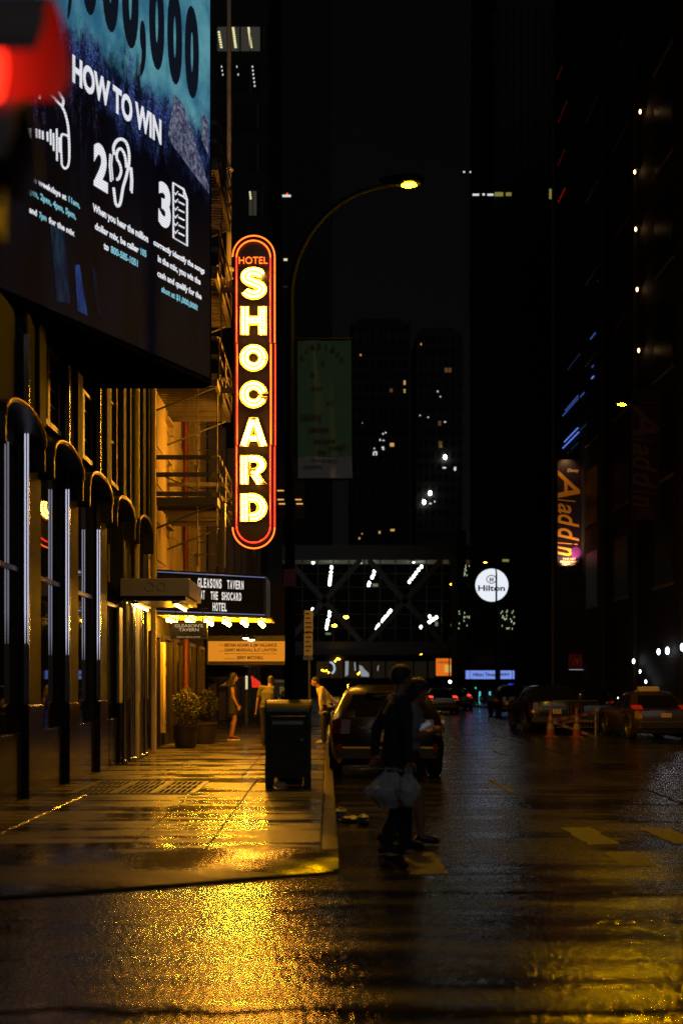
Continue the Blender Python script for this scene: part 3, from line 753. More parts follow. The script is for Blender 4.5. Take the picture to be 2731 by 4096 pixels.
for x, y, r0, r1 in ((ix0, yt, zA, zB_), (ix1, yt, zA, zB_), (ox1, yo, oz0 + ro, oz1 - ro)):
    cuts = [r0, r0 + (r1 - r0) * .30, r0 + (r1 - r0) * .68, r1]
    for k in range(3):
        j = .012 if k == 1 else 0
        mm = 'neon_orange' if (k == 2 and x == ox1) or (k == 1 and x == ix1) else 'neon_red'
        B().tube([(x + j, y, cuts[k] + .015), (x + j, y, cuts[k + 1] - .015)], .0165, 8).build('neon_tube', mm, bs, smooth=True)
for x in (ix0, ix1, ox1):
    for k in range(9):
        z = zA + (zB_ - zA) * (k + .5) / 9
        B().lathe([(.012, 0), (.016, .03), (.012, .06)], (x, YS - .001, z), 6, 'y').build('tube_support', 'galv', bs)
lettering('HOTEL', 'neon_orange', P(956, 1055, YS - .05), (1, 0, 0), (0, 0, 1), (0, -1, 0), PX(1070, YS) - PX(956, YS), PZ(1027, YS) - PZ(1055, YS), bs, 'neon_word', -.012, .02)
# channel letters: outlines in a unit box (w x 1), bulbs along double rows
def arcpts(cx, cz, rx, rz, a0, a1, n): return [(cx + rx * math.cos(R(a0 + (a1 - a0) * i / n)), cz + rz * math.sin(R(a0 + (a1 - a0) * i / n))) for i in range(n + 1)]
def offset_line(path, d):
    out = []
    for i, p in enumerate(path):
        a = Vector(path[max(i - 1, 0)]); c = Vector(path[min(i + 1, len(path) - 1)]); t = (c - a).normalized()
        out.append((p[0] - t.y * d, p[1] + t.x * d))
    return out
def along(path, step):
    out = []; acc = 0; prev = Vector(path[0]); out.append(tuple(prev))
    for q in path[1:]:
        q = Vector(q); seg = (q - prev).length; d = step - acc
        while d <= seg:
            out.append(tuple(prev + (q - prev) * (d / seg))); d += step
        acc = seg - (d - step); prev = q
    return out
Sc = arcpts(.5, .735, .33, .185, 8, 90, 5)[1:] + arcpts(.5, .735, .33, .185, 90, 250, 10)[1:] + arcpts(.5, .285, .34, .195, 70, -90, 10) + arcpts(.5, .285, .34, .195, -90, -165, 6)[1:]
GL = {
    'S': ([offset_line(Sc, .165) + list(reversed(offset_line(Sc, -.165)))], [(Sc, .075), (Sc, -.075)]),
    'H': ([[(0, 0), (.33, 0), (.33, .35), (.67, .35), (.67, 0), (1, 0), (1, 1), (.67, 1), (.67, .66), (.33, .66), (.33, 1), (0, 1)]],
          [([(.17, .06), (.17, .96)], .07), ([(.17, .06), (.17, .96)], -.07), ([(.83, .06), (.83, .96)], .07), ([(.83, .06), (.83, .96)], -.07), ([(.34, .505), (.68, .505)], .06), ([(.34, .505), (.68, .505)], -.06)]),
    'O': ([arcpts(.5, .5, .53, .5, 0, 348.75, 31), arcpts(.5, .5, .19, .18, 0, 345, 23)], [(arcpts(.5, .5, .345, .33, 0, 360, 40), .075), (arcpts(.5, .5, .345, .33, 0, 360, 40), -.075)]),
    'C': ([arcpts(.5, .5, .53, .5, 4, 352, 36) + list(reversed(arcpts(.5, .5, .19, .18, 16, 344, 24)))], [(arcpts(.5, .5, .345, .33, 14, 340, 36), .075), (arcpts(.5, .5, .345, .33, 18, 340, 36), -.075)]),
    'A': ([[(-.02, 0), (.30, 0), (.36, .18), (.64, .18), (.70, 0), (1.02, 0), (.66, 1), (.34, 1)], [(.44, .39), (.56, .39), (.5, .66)]],
          [([(.13, .06), (.46, .95)], .055), ([(.13, .06), (.46, .95)], -.055), ([(.87, .06), (.54, .95)], .055), ([(.87, .06), (.54, .95)], -.055), ([(.36, .30), (.68, .30)], 0), ([(.40, .22), (.66, .22)], .0)]),
    'R': ([[(0, 0), (.31, 0), (.31, .30), (.40, .30), (.62, 0), (1.0, 0), (.72, .36)] + arcpts(.60, .68, .38, .32, -50, 90, 12) + [(0, 1)], [(.37, .55), (.52, .55)] + arcpts(.55, .66, .09, .10, -70, 70, 5) + [(.37, .77)]],
          [([(.15, .06), (.15, .95)], .07), ([(.15, .06), (.15, .95)], -.07), ([(.36, .88)] + arcpts(.58, .66, .24, .21, 85, -80, 10) + [(.40, .45)], .05), ([(.36, .88)] + arcpts(.58, .66, .24, .21, 85, -80, 10), -.05), ([(.50, .38), (.76, .05)], .06), ([(.50, .38), (.76, .05)], -.07)]),
    'D': ([[(0, 0), (.45, 0)] + arcpts(.45, .5, .57, .5, -90, 90, 18) + [(0, 1)], [(.36, .31), (.45, .31)] + arcpts(.45, .5, .18, .19, -80, 80, 10) + [(.36, .69)]],
          [([(.16, .06), (.16, .95)], .07), ([(.16, .06), (.16, .95)], -.07), ([(.36, .85)] + arcpts(.47, .5, .38, .34, 85, -85, 16) + [(.36, .16)], .07), ([(.36, .85)] + arcpts(.47, .5, .38, .34, 85, -85, 16) + [(.36, .16)], -.07)])}
bulb_me = B().ball((0, 0, 0), (.0270, .036, .0270), 8, 6).mesh('bulb', 'bulb', True)
for ch, ya, yb in (('S', 1081, 1193), ('H', 1229, 1343), ('O', 1380, 1488), ('C', 1526, 1635), ('A', 1672, 1787), ('R', 1823, 1939), ('D', 1975, 2088)):
    h = PZ(ya, YS) - PZ(yb, YS); w = PX(1068, YS) - PX(962, YS); ox_, oz_ = PX(962, YS), PZ(yb, YS)
    ol, rows_ = GL[ch]
    me = curve_mesh([[(p[0] * w, p[1] * h) for p in o] for o in ol], .02)
    me.materials.append(M['channel'])
    mw = Matrix(((1, 0, 0, ox_), (0, 0, -1, YS - .022), (0, 1, 0, oz_), (0, 0, 0, 1)))
    lt = link(bpy.data.objects.new('letter', me), bs, mw)
    me2 = curve_mesh([[(p[0] * w, p[1] * h) for p in o] for o in ol], 0, .011, True); me2.materials.append(M['brass'])
    link(bpy.data.objects.new('rim', me2), lt, mw @ T(0, 0, .03))
    pts = []
    for path, d in rows_:
        pp = [(p[0] * w, p[1] * h) for p in (offset_line(path, d) if d else path)]
        for q in along(pp, .062):
            if all((q[0] - e[0]) ** 2 + (q[1] - e[1]) ** 2 > .045 ** 2 for e in pts): pts.append(q)
    for q in pts:
        inst('bulb', bulb_me, lt, T(ox_ + q[0], YS - .075, oz_ + q[1]))
bk = B()
for ch, ya, yb in (('S', 1081, 1193), ('H', 1229, 1343), ('O', 1380, 1488), ('C', 1526, 1635), ('A', 1672, 1787), ('R', 1823, 1939), ('D', 1975, 2088)):
    h = PZ(ya, YS) - PZ(yb, YS); w = PX(1068, YS) - PX(962, YS); ox_, oz_ = PX(1068, YS), PZ(yb, YS); ol, rows_ = GL[ch]
    me = curve_mesh([[(p[0] * w, p[1] * h) for p in o] for o in ol], .02); me.materials.append(M['channel'])
    lt = link(bpy.data.objects.new('letter', me), bs, Matrix(((-1, 0, 0, ox_), (0, 0, 1, YS + .36 + .022), (0, 1, 0, oz_), (0, 0, 0, 1))))
    for path, dd in rows_:
        for q in along([(p[0] * w, p[1] * h) for p in (offset_line(path, dd) if dd else path)], .068): bk.ball((ox_ - q[0], YS + .435, oz_ + q[1]), (.027, .036, .027), 6, 4)
tag(bk.build('rear_bulbs', 'bulb_rear', bs), kind='stuff')
for z in (10.6, 8.3, 5.6):
    B().box(-4.0, x0 + .02, YS + .12, YS + .2, z, z + .1).build('bracket', 'iron', bs)
    B().tube([(-4.0, YS + .16, z + .9), (x0 + .02, YS + .16, z + .08)], .014, 6).build('guy_rod', 'iron', bs)
B().tube([(SX, YS + .18, z0 + .02), (SX, YS + .18, z0 - .2)], .03, 8).build('bottom_hanger', 'black_metal', bs)

# ================================================================== lettered marquee
mq = thing('marquee', 'dark blue edged marquee with white changeable letters and a row of bulbs below', 'marquee', (-2.6, 24.8, 3.2))
L0 = Vector((-3.72, 24.0, 0)); L1 = Vector((PX(1058, 25.3), 25.3, 0)); ud = (L1 - L0).normalized(); nd = Vector((ud.y, -ud.x, 0))
zt, zb = PZ(2292, 24.3), PZ(2452, 24.9); ztr = PZ(2314, 25.3)
B().prism([(L0.x, L0.y, zb - .05), (L1.x, L1.y, zb - .05), (L1.x, L1.y + .02, zt + .05), (L0.x, L0.y + .02, zt + .05)], (0, 1.9, 0)).build('box', 'marquee_blue', mq)
def mqp(px, py, off=0):
    a = (px - HX) / F; s_ = (a * L0.y - L0.x) / (ud.x - a * ud.y); p = L0 + ud * s_
    return Vector((p.x, p.y, 1.6 + (HY - py) / F * p.y)) + nd * off
Lw = (L1 - L0).length
for k in range(3):
    zz0 = zb + .02 + (zt - zb - .06) * k / 3; zz1 = zb + .02 + (zt - zb - .06) * (k + 1) / 3 - .012
    c0 = L0 + ud * .05 + nd * .004; c1_ = L1 - ud * .05 + nd * .004
    B().prism([(c0.x, c0.y, zz0), (c1_.x, c1_.y, zz0), (c1_.x, c1_.y, zz1), (c0.x, c0.y, zz1)], nd * .008).build('letter_board', 'board_black', mq)
for zz in (zt - .005, zb - .02):
    B().tube([L0 + nd * .03 + Vector((0, 0, zz)), L1 + nd * .03 + Vector((0, 0, zz))], .012, 6).build('edge_light', 'blue_edge', mq)
    b = B(); c0 = L0; c1_ = L1 + ud * .02
    b.prism([(c0.x, c0.y, zz - .03), (c1_.x, c1_.y, zz - .03), (c1_.x, c1_.y, zz + .035), (c0.x, c0.y, zz + .035)], nd * .02); b.build('edge_trim', 'marquee_blue', mq)
B().box(L1.x - .02, L1.x + .04, L1.y - .03, L1.y + 1.8, zb - .04, zt + .04).build('end_trim', 'marquee_blue', mq)
for txt, lx, rx, t_, b_ in (('GLEASONS', 790, 888, 2312, 2352), ('TAVERN', 908, 976, 2320, 2357), ('AT', 803, 820, 2360, 2397), ('THE', 842, 873, 2364, 2399), ('SHOCARD', 886, 967, 2368, 2402), ('HOTEL', 850, 909, 2409, 2445)):
    pa, pb = mqp(lx, b_), mqp(rx, b_); pos = 0; n_ = len(txt); wd_ = (pb - pa).length
    h = mqp(lx, t_).z - mqp(lx, b_).z; zr = mqp((lx + rx) / 2, b_).z
    for k, ch in enumerate(txt):
        o = mqp(lx, b_) ; o.z = zr; o = o + ud * (wd_ * k / n_) + nd * .014
        lettering(ch, 'white_letter', o, ud, (0, 0, 1), nd, wd_ / n_ * (.78 if ch != 'I' else .3), h, mq, 'letter', .03, .004)
zs = zb - .1
b = B(); e0 = L0 - nd * .0; e1 = L1 + ud * .16
b.prism([(e0.x, e0.y, zs), (e1.x, e1.y, zs), (e1.x, e1.y + 1.9, zs), (e0.x, e0.y + 1.9, zs)], (0, 0, .045)); b.build('soffit', 'soffit_brass', mq)
mb = B().ball((0, 0, 0), (.042, .042, .055), 10, 8).mesh('bulb', 'marquee_bulb', True)
for i in range(6):
    for j in range(3):
        p = L0 + ud * (Lw + .1) * (i + .5) / 6 + Vector((0, .22 + j * .62, 0))
        s_ = B().lathe([(.05, zs - .001), (.04, zs - .035), (.03, zs - .05)], (p.x, p.y, 0), 8).build('bulb_socket', 'brass', mq)
        inst('bulb', mb, s_, T(p.x, p.y, zs - .085))
# ================================================================== tavern hanging sign
Yt = 23.4
ts = thing('tavern_sign', 'black hanging sign with gold serif lettering below the marquee', 'sign', (PX(757, Yt), Yt, 2.6))
tx0, tx1, tz0, tz1 = PX(684, Yt), PX(829, Yt), PZ(2556, Yt), PZ(2488, Yt)
B().box(tx0, tx1, Yt, Yt + .05, tz0, tz1).build('board', 'black_gloss', ts)
b = B(); r = .009
b.tube([(tx0 + .015, Yt - .004, tz0 + .015), (tx1 - .015, Yt - .004, tz0 + .015), (tx1 - .015, Yt - .004, tz1 - .015), (tx0 + .015, Yt - .004, tz1 - .015)], r, 6, closed=True); b.build('gold_border', 'brass', ts)
for txt, lx, rx, t_, b_, bo in (("GLEASON'S", 700, 812, 2496, 2509, .01), ('TAVERN', 716, 795, 2512, 2525, .01), ('Libations shall set you free', 708, 802, 2544, 2550, 0)):
    lettering(txt, 'sign_gold', P(lx, b_, Yt - .001), (1, 0, 0), (0, 0, 1), (0, -1, 0), PX(rx, Yt) - PX(lx, Yt), PZ(t_, Yt) - PZ(b_, Yt), ts, 'lettering', bo, .003)
for x in (tx0 + .1, tx1 - .1): B().tube([(x, Yt + .02, tz1), (x, Yt + .02, tz1 + .28)], .01, 6).build('hanger', 'black_metal', ts)
B().tube([(-3.95, Yt + .02, tz1 + .28), (tx1, Yt + .02, tz1 + .28)], .016, 8).build('hanging_bar', 'black_metal', ts)

# ================================================================== fire escape and flue
fe = thing('fire_escape', 'iron fire escape with curved guard rails and ladders fixed to the hotel wall', 'fire escape', (-3.2, 25.5, 5.6))
def plat(z, ya, yb, xo):
    b = B(); b.box(-3.97, xo, ya, ya + .07, z - .16, z); b.box(-3.97, xo, yb - .07, yb, z - .16, z); b.box(xo - .06, xo + .012, ya - .004, yb + .004, z - .165, z + .004)
    pf = b.build('platform', 'iron', fe)
    n = 22
    sl = B().box(-3.96, xo - .065, -.02, .02, -.012, .012).mesh('slat', 'iron')
    for k in range(n): inst('slat', sl, pf, T(0, ya + .1 + (yb - ya - .2) * k / (n - 1), z - .03))
    for s in (0, 1):
        yy = ya + .1 if s == 0 else yb - .1
        B().tube([(-3.97, yy, z - .75), (xo - .1, yy, z - .17)], .022, 6).build('bracket', 'iron', fe)
    return pf
def rails(z, ya, yb, xo, hs):
    for h in hs:
        pts = [(-3.95, ya + .02, z + h), (xo - .18, ya + .02, z + h), (xo - .06, ya + .06, z + h), (xo, ya + .16, z + h), (xo, yb - .16, z + h), (xo - .06, yb - .06, z + h), (xo - .18, yb - .02, z + h), (-3.95, yb - .02, z + h)]
        b = B(); q = []
        for p in pts: q += [(p[0], p[1], p[2] - .05), (p[0], p[1], p[2] + .05)]
        b.add(q, [(2 * i, 2 * i + 2, 2 * i + 3, 2 * i + 1) for i in range(len(pts) - 1)])
        b.add([(v[0] - .012, v[1] + .012, v[2]) for v in q], [(2 * i + 1, 2 * i + 3, 2 * i + 2, 2 * i) for i in range(len(pts) - 1)])
        b.build('guard_rail', 'iron', fe, fix=False)
    for (x, y) in ((-3.9, ya + .03), (xo - .02, ya + .1), (xo - .02, (ya + yb) / 2), (xo - .02, yb - .1)):
        B().tube([(x, y, z), (x, y, z + hs[-1] + .03)], .016, 6).build('rail_post', 'iron', fe)
for zp, hs_ in ((PZ(1992, 24.2), (.08, .5, .88)), (PZ(1520, 24.2), (.08, .5, .9)), (PZ(1092, 24.2), (.08, .5, .9)), (PZ(660, 24.2), (.08, .5, .9))):
    plat(zp, 24.1, 27.4, -2.42); rails(zp, 24.1, 27.4, -2.36, hs_)
def ladder(x0, x1, y0, z0, y1, z1):
    for x in (x0, x1): B().tube([(x, y0, z0), (x, y1, z1)], .018, 6).build('ladder_rail', 'iron', fe)
    n = int(abs(z1 - z0) / .27); m_ = B().tube([(x0, 0, 0), (x1, 0, 0)], .012, 6).mesh('rung', 'iron')
    for k in range(1, n): inst('rung', m_, fe, T(0, y0 + (y1 - y0) * k / n, z0 + (z1 - z0) * k / n))
zz = [PZ(1992, 24.2), PZ(1520, 24.2), PZ(1092, 24.2)]
ladder(PX(790, 24.6), PX(868, 24.6), 24.6, zz[0], 24.7, zz[1]); ladder(-3.3, -2.85, 26.6, zz[1], 26.5, zz[2]); ladder(PX(790, 24.6), PX(868, 24.6), 24.6, 4.25, 24.6, zz[0] - .1)
B().tube([(-2.33, 24.12, 4.25), (-2.33, 24.12, 12)], .016, 6).build('outer_post', 'iron', fe)
B().tube([(-2.28, 24.3, 4.2), (-2.28, 24.3, zz[0] - .1)], .035, 8).build('standpipe', 'galv', fe, smooth=40)
fl = thing('flue_pipe', 'tall vertical metal flue pipe rising beside the video screen', 'pipe', (PX(916, 27.6), 27.6, PZ(1075, 27.6)))
xf = PX(916, 27.6); zf = PZ(1072, 27.6)
B().tube([(xf, 27.6, zf), (xf, 27.6, zf + 2.46)], .066, 14).build('pipe_section', 'flue', fl, smooth=40)
B().lathe([(.066, zf + 2.44), (.11, zf + 2.45), (.11, zf + 2.49), (.06, zf + 2.5)], (xf, 27.6, 0), 14).build('collar', 'flue', fl, smooth=40)
B().tube([(xf, 27.6, zf + 2.49), (xf, 27.6, zf + 9)], .058, 14).build('pipe_section', 'flue', fl, smooth=40)
B().lathe([(.06, zf), (.13, zf - .01), (.13, zf - .05), (.09, zf - .09), (.09, zf - .24), (.12, zf - .26)], (xf, 27.6, 0), 14).build('pipe_foot', 'flue', fl, smooth=40)
B().box(-3.98, xf + .02, 27.55, 27.59, zf - .34, zf - .262).build('support_arm', 'flue', fl)
B().prism([(-2.95, 27.5, zf - .3), (-2.65, 27.5, zf - .05), (-2.65, 27.5, zf + .12), (-2.82, 27.5, zf - .02)], (0, .05, 0)).build('strap', 'flue', fl)

# ================================================================== theatre further down the block
th = thing('theatre_building', 'dark theatre front beyond the hotel with a lit orange marquee panel', 'building', (-8, 55, .15))
B().box(-26, -4.62, 35.5, 74, .1, 13).build('wall', 'dark_wall', th)
for k in range(8):
    B().cbox(-4.618, -4.3, 42.5 + k * 4, 43.1 + k * 4, .15, 12.5, .02).build('pilaster', 'stone_dark', th)
    w = B().box(-4.615, -4.57, 43.9 + k * 4, 45.7 + k * 4, 4.5, 7.5).build('window', 'window_glass', th)
Ym = 35.6
tm = thing('theatre_marquee', 'orange lit theatre marquee panel listing names in dark red capitals', 'marquee', (PX(990, Ym), Ym, 2.5))
mx0, mx1, mz0, mz1 = PX(833, Ym), PX(1148, Ym), PZ(2645, Ym), PZ(2565, Ym)
B().box(mx0 - .05, mx1 + .05, Ym + .03, Ym + 3.5, mz0 - .12, mz1 + .18).build('box', 'black_metal', tm)
B().box(mx0, mx1, Ym, Ym + .028, mz0, mz1).build('light_panel', 'orange_panel', tm)
B().box(mx0 - .05, mx1 + .03, Ym + .3, Ym + 3.4, mz1 + .185, PZ(2335, Ym)).build('roof_housing', 'green_wall', tm)
for txt, lx, rx, t_, b_, m_ in (('BRYAN ADAMS & JIM VALLANCE', 899, 1107, 2573, 2587, 'dark_red'), ('GARRY MARSHALL & J.F. LAWTON', 899, 1107, 2593, 2606, 'dark_red'), ('Based on the Touchstone Pictures motion picture written by J.F. Lawton', 899, 1107, 2611, 2617, 'dark_red'), ('JERRY MITCHELL', 947, 1054, 2623, 2637, 'dark_red'),
                                ('Music & Lyrics by', 878, 897, 2577, 2582, 'dark_red'), ('Book by', 880, 897, 2602, 2606, 'dark_red'), ('Directed & Choreographed by', 899, 943, 2632, 2637, 'dark_red')):
    lettering(txt, m_, P(lx, b_, Ym - .001), (1, 0, 0), (0, 0, 1), (0, -1, 0), PX(rx, Ym) - PX(lx, Ym), PZ(t_, Ym) - PZ(b_, Ym), tm, 'lettering', .03 if t_ - b_ < -8 else .01, .006)
for px, py in ((985, 2549), (1005, 2556)):
    c = P(px, py, Ym - .35); l_ = B().lathe([(.02, .10), (.09, .06), (.13, -.02)], tuple(c), 12).build('lamp_shade', 'black_metal', tm)
    B().ball((c.x, c.y, c.z - .02), (.12, .09, .05), 10, 6).build('bulb', 'shade_bulb', l_)
    B().tube([(c.x, c.y, c.z + .09), (c.x, c.y + .25, c.z + .2), (c.x, Ym + .31, c.z + .12)], .016, 6).build('gooseneck', 'black_metal', l_)
for px, py in ((1128, 2015), (1122, 1962), (1122, 1998), (1198, 2015), (1193, 1998)):
    c = P(px, py, 58); B().box(c.x - .17, c.x + .17, 58, 58.05, c.z - .028, c.z + .028).build('slot_light', 'slot_amber', th)
B().box(-5.2, -1.2, 58.06, 58.4, 10.4, 13.4).build('roof_louvre', 'dark_wall', th)
B().box(-8, -4.62, 58.07, 58.4, 8.4, 13.2).build('roof_plant', 'dark_wall', th)
# red backlit sign and lamps under the theatre marquee
rsn = thing('red_sign', 'small red lit sign with a cut corner below the theatre marquee', 'sign', P(1020, 2730, 40))
pts = [P(1005, 2702, 40), P(1008, 2750, 40), P(1042, 2750, 40), P(1042, 2730, 40)]
B().prism(pts, (0, .12, 0)).build('face', 'red_panel', rsn); B().prism([p + Vector((-.02 + .03 * (i > 1), .121, .02 if i in (0, 3) else -.02)) for i, p in enumerate(pts)], (0, .06, 0)).build('back', 'black_metal', rsn)
B().box(-4.62, pts[0].x, 40.15, 40.25, pts[0].z - .1, pts[0].z - .04).build('bracket', 'black_metal', rsn)
dl = thing('theatre_door_light', 'pair of slim vertical white lights beside the theatre doors', 'light', P(985, 2730, 40.05))
for px in (984, 989): 
    a, c = P(px, 2703, 40.05), P(px, 2757, 40.05); B().tube([a, c], .016, 6).build('glow_tube', 'door_tube', dl)
B().box(-4.6, -2.9, 40.09, 40.14, 1.9, 2.75).build('back_plate', 'black_metal', dl); B().box(-3.0, -2.9, 40.09, 40.14, .15, 1.9).build('stand', 'black_metal', dl)
# ================================================================== street lamps
def street_lamp(label, px, Y, x_head, z_head, x_pole, group='street lamps', lens='sodium', size=1.0):
    """pole at x_pole, curved arm to the head at x_head"""
    t = thing('street_lamp', label, 'street lamp', (x_pole, Y, .15), group)
    d = 1 if x_head > x_pole else -1; reach = abs(x_head - x_pole); drop = min(1.7, reach * 1.0 + .2)
    zs_ = z_head - drop
    B().lathe([(.19, .15), (.19, .22), (.15, .3), (.13, .9), (.1, .98)], (x_pole, Y, 0), 10).build('base', 'pole_metal', t, smooth=40)
    B().tube([(x_pole, Y, .9), (x_pole, Y, zs_ * .6), (x_pole, Y, zs_)], [.085, .07, .055], 12).build('pole', 'pole_metal', t, smooth=40)
    n = 14; pts = [(x_pole + d * reach * (1 - math.cos(math.pi / 2 * i / n)), Y, zs_ + drop * math.sin(math.pi / 2 * i / n)) for i in range(n + 1)]
    B().tube(pts, [.05 - .02 * i / n for i in range(n + 1)], 10).build('arm', 'pole_metal', t, smooth=40)
    hx = x_head; h = B()
    prof = [(-.30, .03, .035), (-.22, .06, .05), (-.05, .13, .075), (.12, .15, .08), (.30, .11, .06), (.36, .04, .03)]
    vs = []; fs = []; m_ = 10
    for (xx, ry, rz) in prof:
        vs += [(hx + d * xx * size, Y + ry * size * math.cos(2 * math.pi * k / m_), z_head + .06 * size + rz * size * math.sin(2 * math.pi * k / m_)) for k in range(m_)]
    for i in range(len(prof) - 1): fs += [(i * m_ + k, i * m_ + (k + 1) % m_, (i + 1) * m_ + (k + 1) % m_, (i + 1) * m_ + k) for k in range(m_)]
    fs += [tuple(range(m_)), tuple((len(prof) - 1) * m_ + k for k in range(m_))]
    h.add(vs, fs); hd = h.build('lamp_head', 'pole_metal', t, smooth=40)
    B().ball((hx + d * .13 * size, Y, z_head - .004), (.115 * size, .08 * size, .028 * size), 12, 8).build('lens', lens, hd, smooth=True)
    return t
street_lamp('curved arm street lamp on the near kerb, carrying the green banner', 0, 16.2, PX(1598, 16.2), PZ(738, 16.2), PX(1160, 16.2))
street_lamp('lit street lamp head on a long arm above the empty far lane', 0, 28.9, PX(2505, 28.9), PZ(1617, 28.9), 11.0)
street_lamp('orange lit street lamp standing in front of the round white hotel sign', 0, 74, PX(1950, 74), PZ(2249, 74), PX(1984, 74), lens='sodium_far', size=1.2)
street_lamp('distant lit street lamp below the trussed bridge building', 0, 150, PX(1690, 150), PZ(2617, 150), PX(1712, 150), lens='sodium_far', size=1.6)
# lamp post extras
lp = (PX(1160, 16.2), 16.2)
bn = thing('lamp_post_banner', 'long green street banner with faded red words, hung from the lamp post', 'banner', (PX(1296, 16.2), 16.2, PZ(1912, 16.2)))
bx0, bx1 = PX(1190, 16.2), PX(1404, 16.2); za, zm, zt = PZ(1912, 16.2), PZ(1827, 16.2), PZ(1362, 16.2)
def cloth(x0, x1, z0, z1, m, name):
    n = 14; b = B(); vs = []
    for i in range(n + 1):
        for j in range(9):
            u = i / n; v = j / 8
            vs.append((x0 + (x1 - x0) * u + .012 * (1 - v) * u, 16.2 + .008 * math.sin(u * 9 + v * 2) + .008 * math.sin(u * 17), z0 + (z1 - z0) * v))
    b.add(vs, [(i * 9 + j, i * 9 + 9 + j, i * 9 + 10 + j, i * 9 + j + 1) for i in range(n) for j in range(8)]); return b.build(name, m, bn, smooth=True)
cloth(bx0, bx1, zm, zt, 'banner_green', 'cloth'); cloth(bx0 + .005, bx1 + .01, za, zm - .002, 'banner_white', 'bottom_panel')
def btext(s, lx, rx, t_, b_, m='banner_red', bold=.02, rot=0):
    c = Vector((math.cos(rot), 0, math.sin(rot))); uzv = Vector((-math.sin(rot), 0, math.cos(rot)))
    return lettering(s, m, P(lx, b_, 16.165), c, uzv, (0, -1, 0), PX(rx, 16.2) - PX(lx, 16.2), PZ(t_, 16.2) - PZ(b_, 16.2), bn, 'lettering', bold, .003)
for k, ch in enumerate('politics'):
    a = R(148 - k * 16.5); cx, cz = 1290, 1480
    btext(ch, cx + 88 * math.cos(a) - 7, cx + 88 * math.cos(a) + 9, cz - 88 * math.sin(a) - 22, cz - 88 * math.sin(a), rot=a - R(90))
for s_, lx, rx, t_, b_ in (('is', 1283, 1300, 1435, 1455), ('a', 1240, 1258, 1480, 1505), ('about', 1243, 1290, 1540, 1560), ('art', 1305, 1335, 1597, 1616), ('making', 1200, 1285, 1650, 1678), ('people', 1235, 1315, 1702, 1725), ('believe', 1255, 1340, 1750, 1772), ('the', 1268, 1305, 1795, 1815)):
    btext(s_, lx, rx, t_, b_)
btext('image', 1318, 1386, 1783, 1803, rot=R(14))
for s_, lx, rx, t_, b_ in (('#WordTBQ', 1213, 1288, 1860, 1871), ('Yuxio Brognara', 1246, 1348, 1836, 1845)): btext(s_, lx, rx, t_, b_, 'banner_ink', .015)
for z in (za - .02, zt + .02): B().tube([(lp[0], 16.2, z), (bx1 + .02, 16.2, z)], .016, 8).build('banner_arm', 'pole_metal', bn)
sp_ = thing('kerb_sign_plate', 'small dark red regulation plate strapped to the lamp post', 'sign', (lp[0], 16.1, PZ(2345, 16.1)))
B().box(PX(1134, 16.1), PX(1184, 16.1), 16.09, 16.1, PZ(2345, 16.1), PZ(2276, 16.1)).build('plate', 'sign_red', sp_)
B().box(PX(1142, 16.1), PX(1176, 16.1), 16.086, 16.089, PZ(2332, 16.1), PZ(2326, 16.1)).build('white_bar', 'paint', sp_)
b = B(); b.lathe([(.085, PZ(2320, 16.2)), (.09, PZ(2316, 16.2)), (.085, PZ(2312, 16.2))], (lp[0], 16.2, 0), 12); b.build('strap', 'galv', sp_)

# ================================================================== parking regulation sign and meter plate
Yp = 20.6
ps = thing('parking_sign', 'tall narrow parking sign with small print on a thin steel post by the kerb', 'sign', (PX(1238, Yp), Yp, .15))
B().tube([(PX(1238, Yp), Yp, .15), (PX(1238, Yp), Yp, PZ(2450, Yp))], .022, 8).build('post', 'galv', ps, smooth=40)
B().cbox(PX(1217, Yp), PX(1252, Yp), Yp - .03, Yp - .024, PZ(2530, Yp), PZ(2442, Yp), .002).build('plate', 'sign_cream', ps)
B().cbox(PX(1216, Yp), PX(1251, Yp), Yp - .03, Yp - .024, PZ(2622, Yp), PZ(2534, Yp), .002).build('plate', 'sign_cream', ps)
for k in range(9):
    py = 2452 + k * 18 + (4 if k > 4 else 0); w_ = rs.uniform(14, 26)
    B().box(PX(1221, Yp), PX(1221 + w_, Yp), Yp - .034, Yp - .0305, PZ(py + 6, Yp), PZ(py, Yp)).build('print_line', 'print_red', ps)
B().cbox(PX(1213, Yp), PX(1252, Yp), Yp - .05, Yp - .02, PZ(2640, Yp), PZ(2626, Yp), .004).build('plate_clamp', 'galv', ps)
Yq = 22.4
mt = thing('parking_meter', 'pay station with a blue sign plate showing a white P', 'parking meter', (PX(1118, Yq), Yq, .15))
B().cbox(PX(1100, Yq), PX(1138, Yq), Yq, Yq + .25, .15, 1.2, .03).build('cabinet', 'black_metal', mt)
B().tube([(PX(1119, Yq), Yq + .12, 1.2), (PX(1119, Yq), Yq + .12, 1.62)], .02, 8).build('post', 'galv', mt)
B().cbox(PX(1094, Yq), PX(1147, Yq), Yq + .08, Yq + .095, PZ(2787, Yq), PZ(2716, Yq), .003).build('plate', 'sign_blue', mt)
lettering('P', 'sign_white', P(1119, 2776, Yq + .078), (1, 0, 0), (0, 0, 1), (0, -1, 0), PX(1136, Yq) - PX(1118, Yq), PZ(2745, Yq) - PZ(2776, Yq), mt, 'lettering', .03, .002)
lettering('102034', 'sign_white', P(1100, 2729, Yq + .078), (1, 0, 0), (0, 0, 1), (0, -1, 0), PX(1136, Yq) - PX(1100, Yq), PZ(2721, Yq) - PZ(2729, Yq), mt, 'lettering', .01, .002)

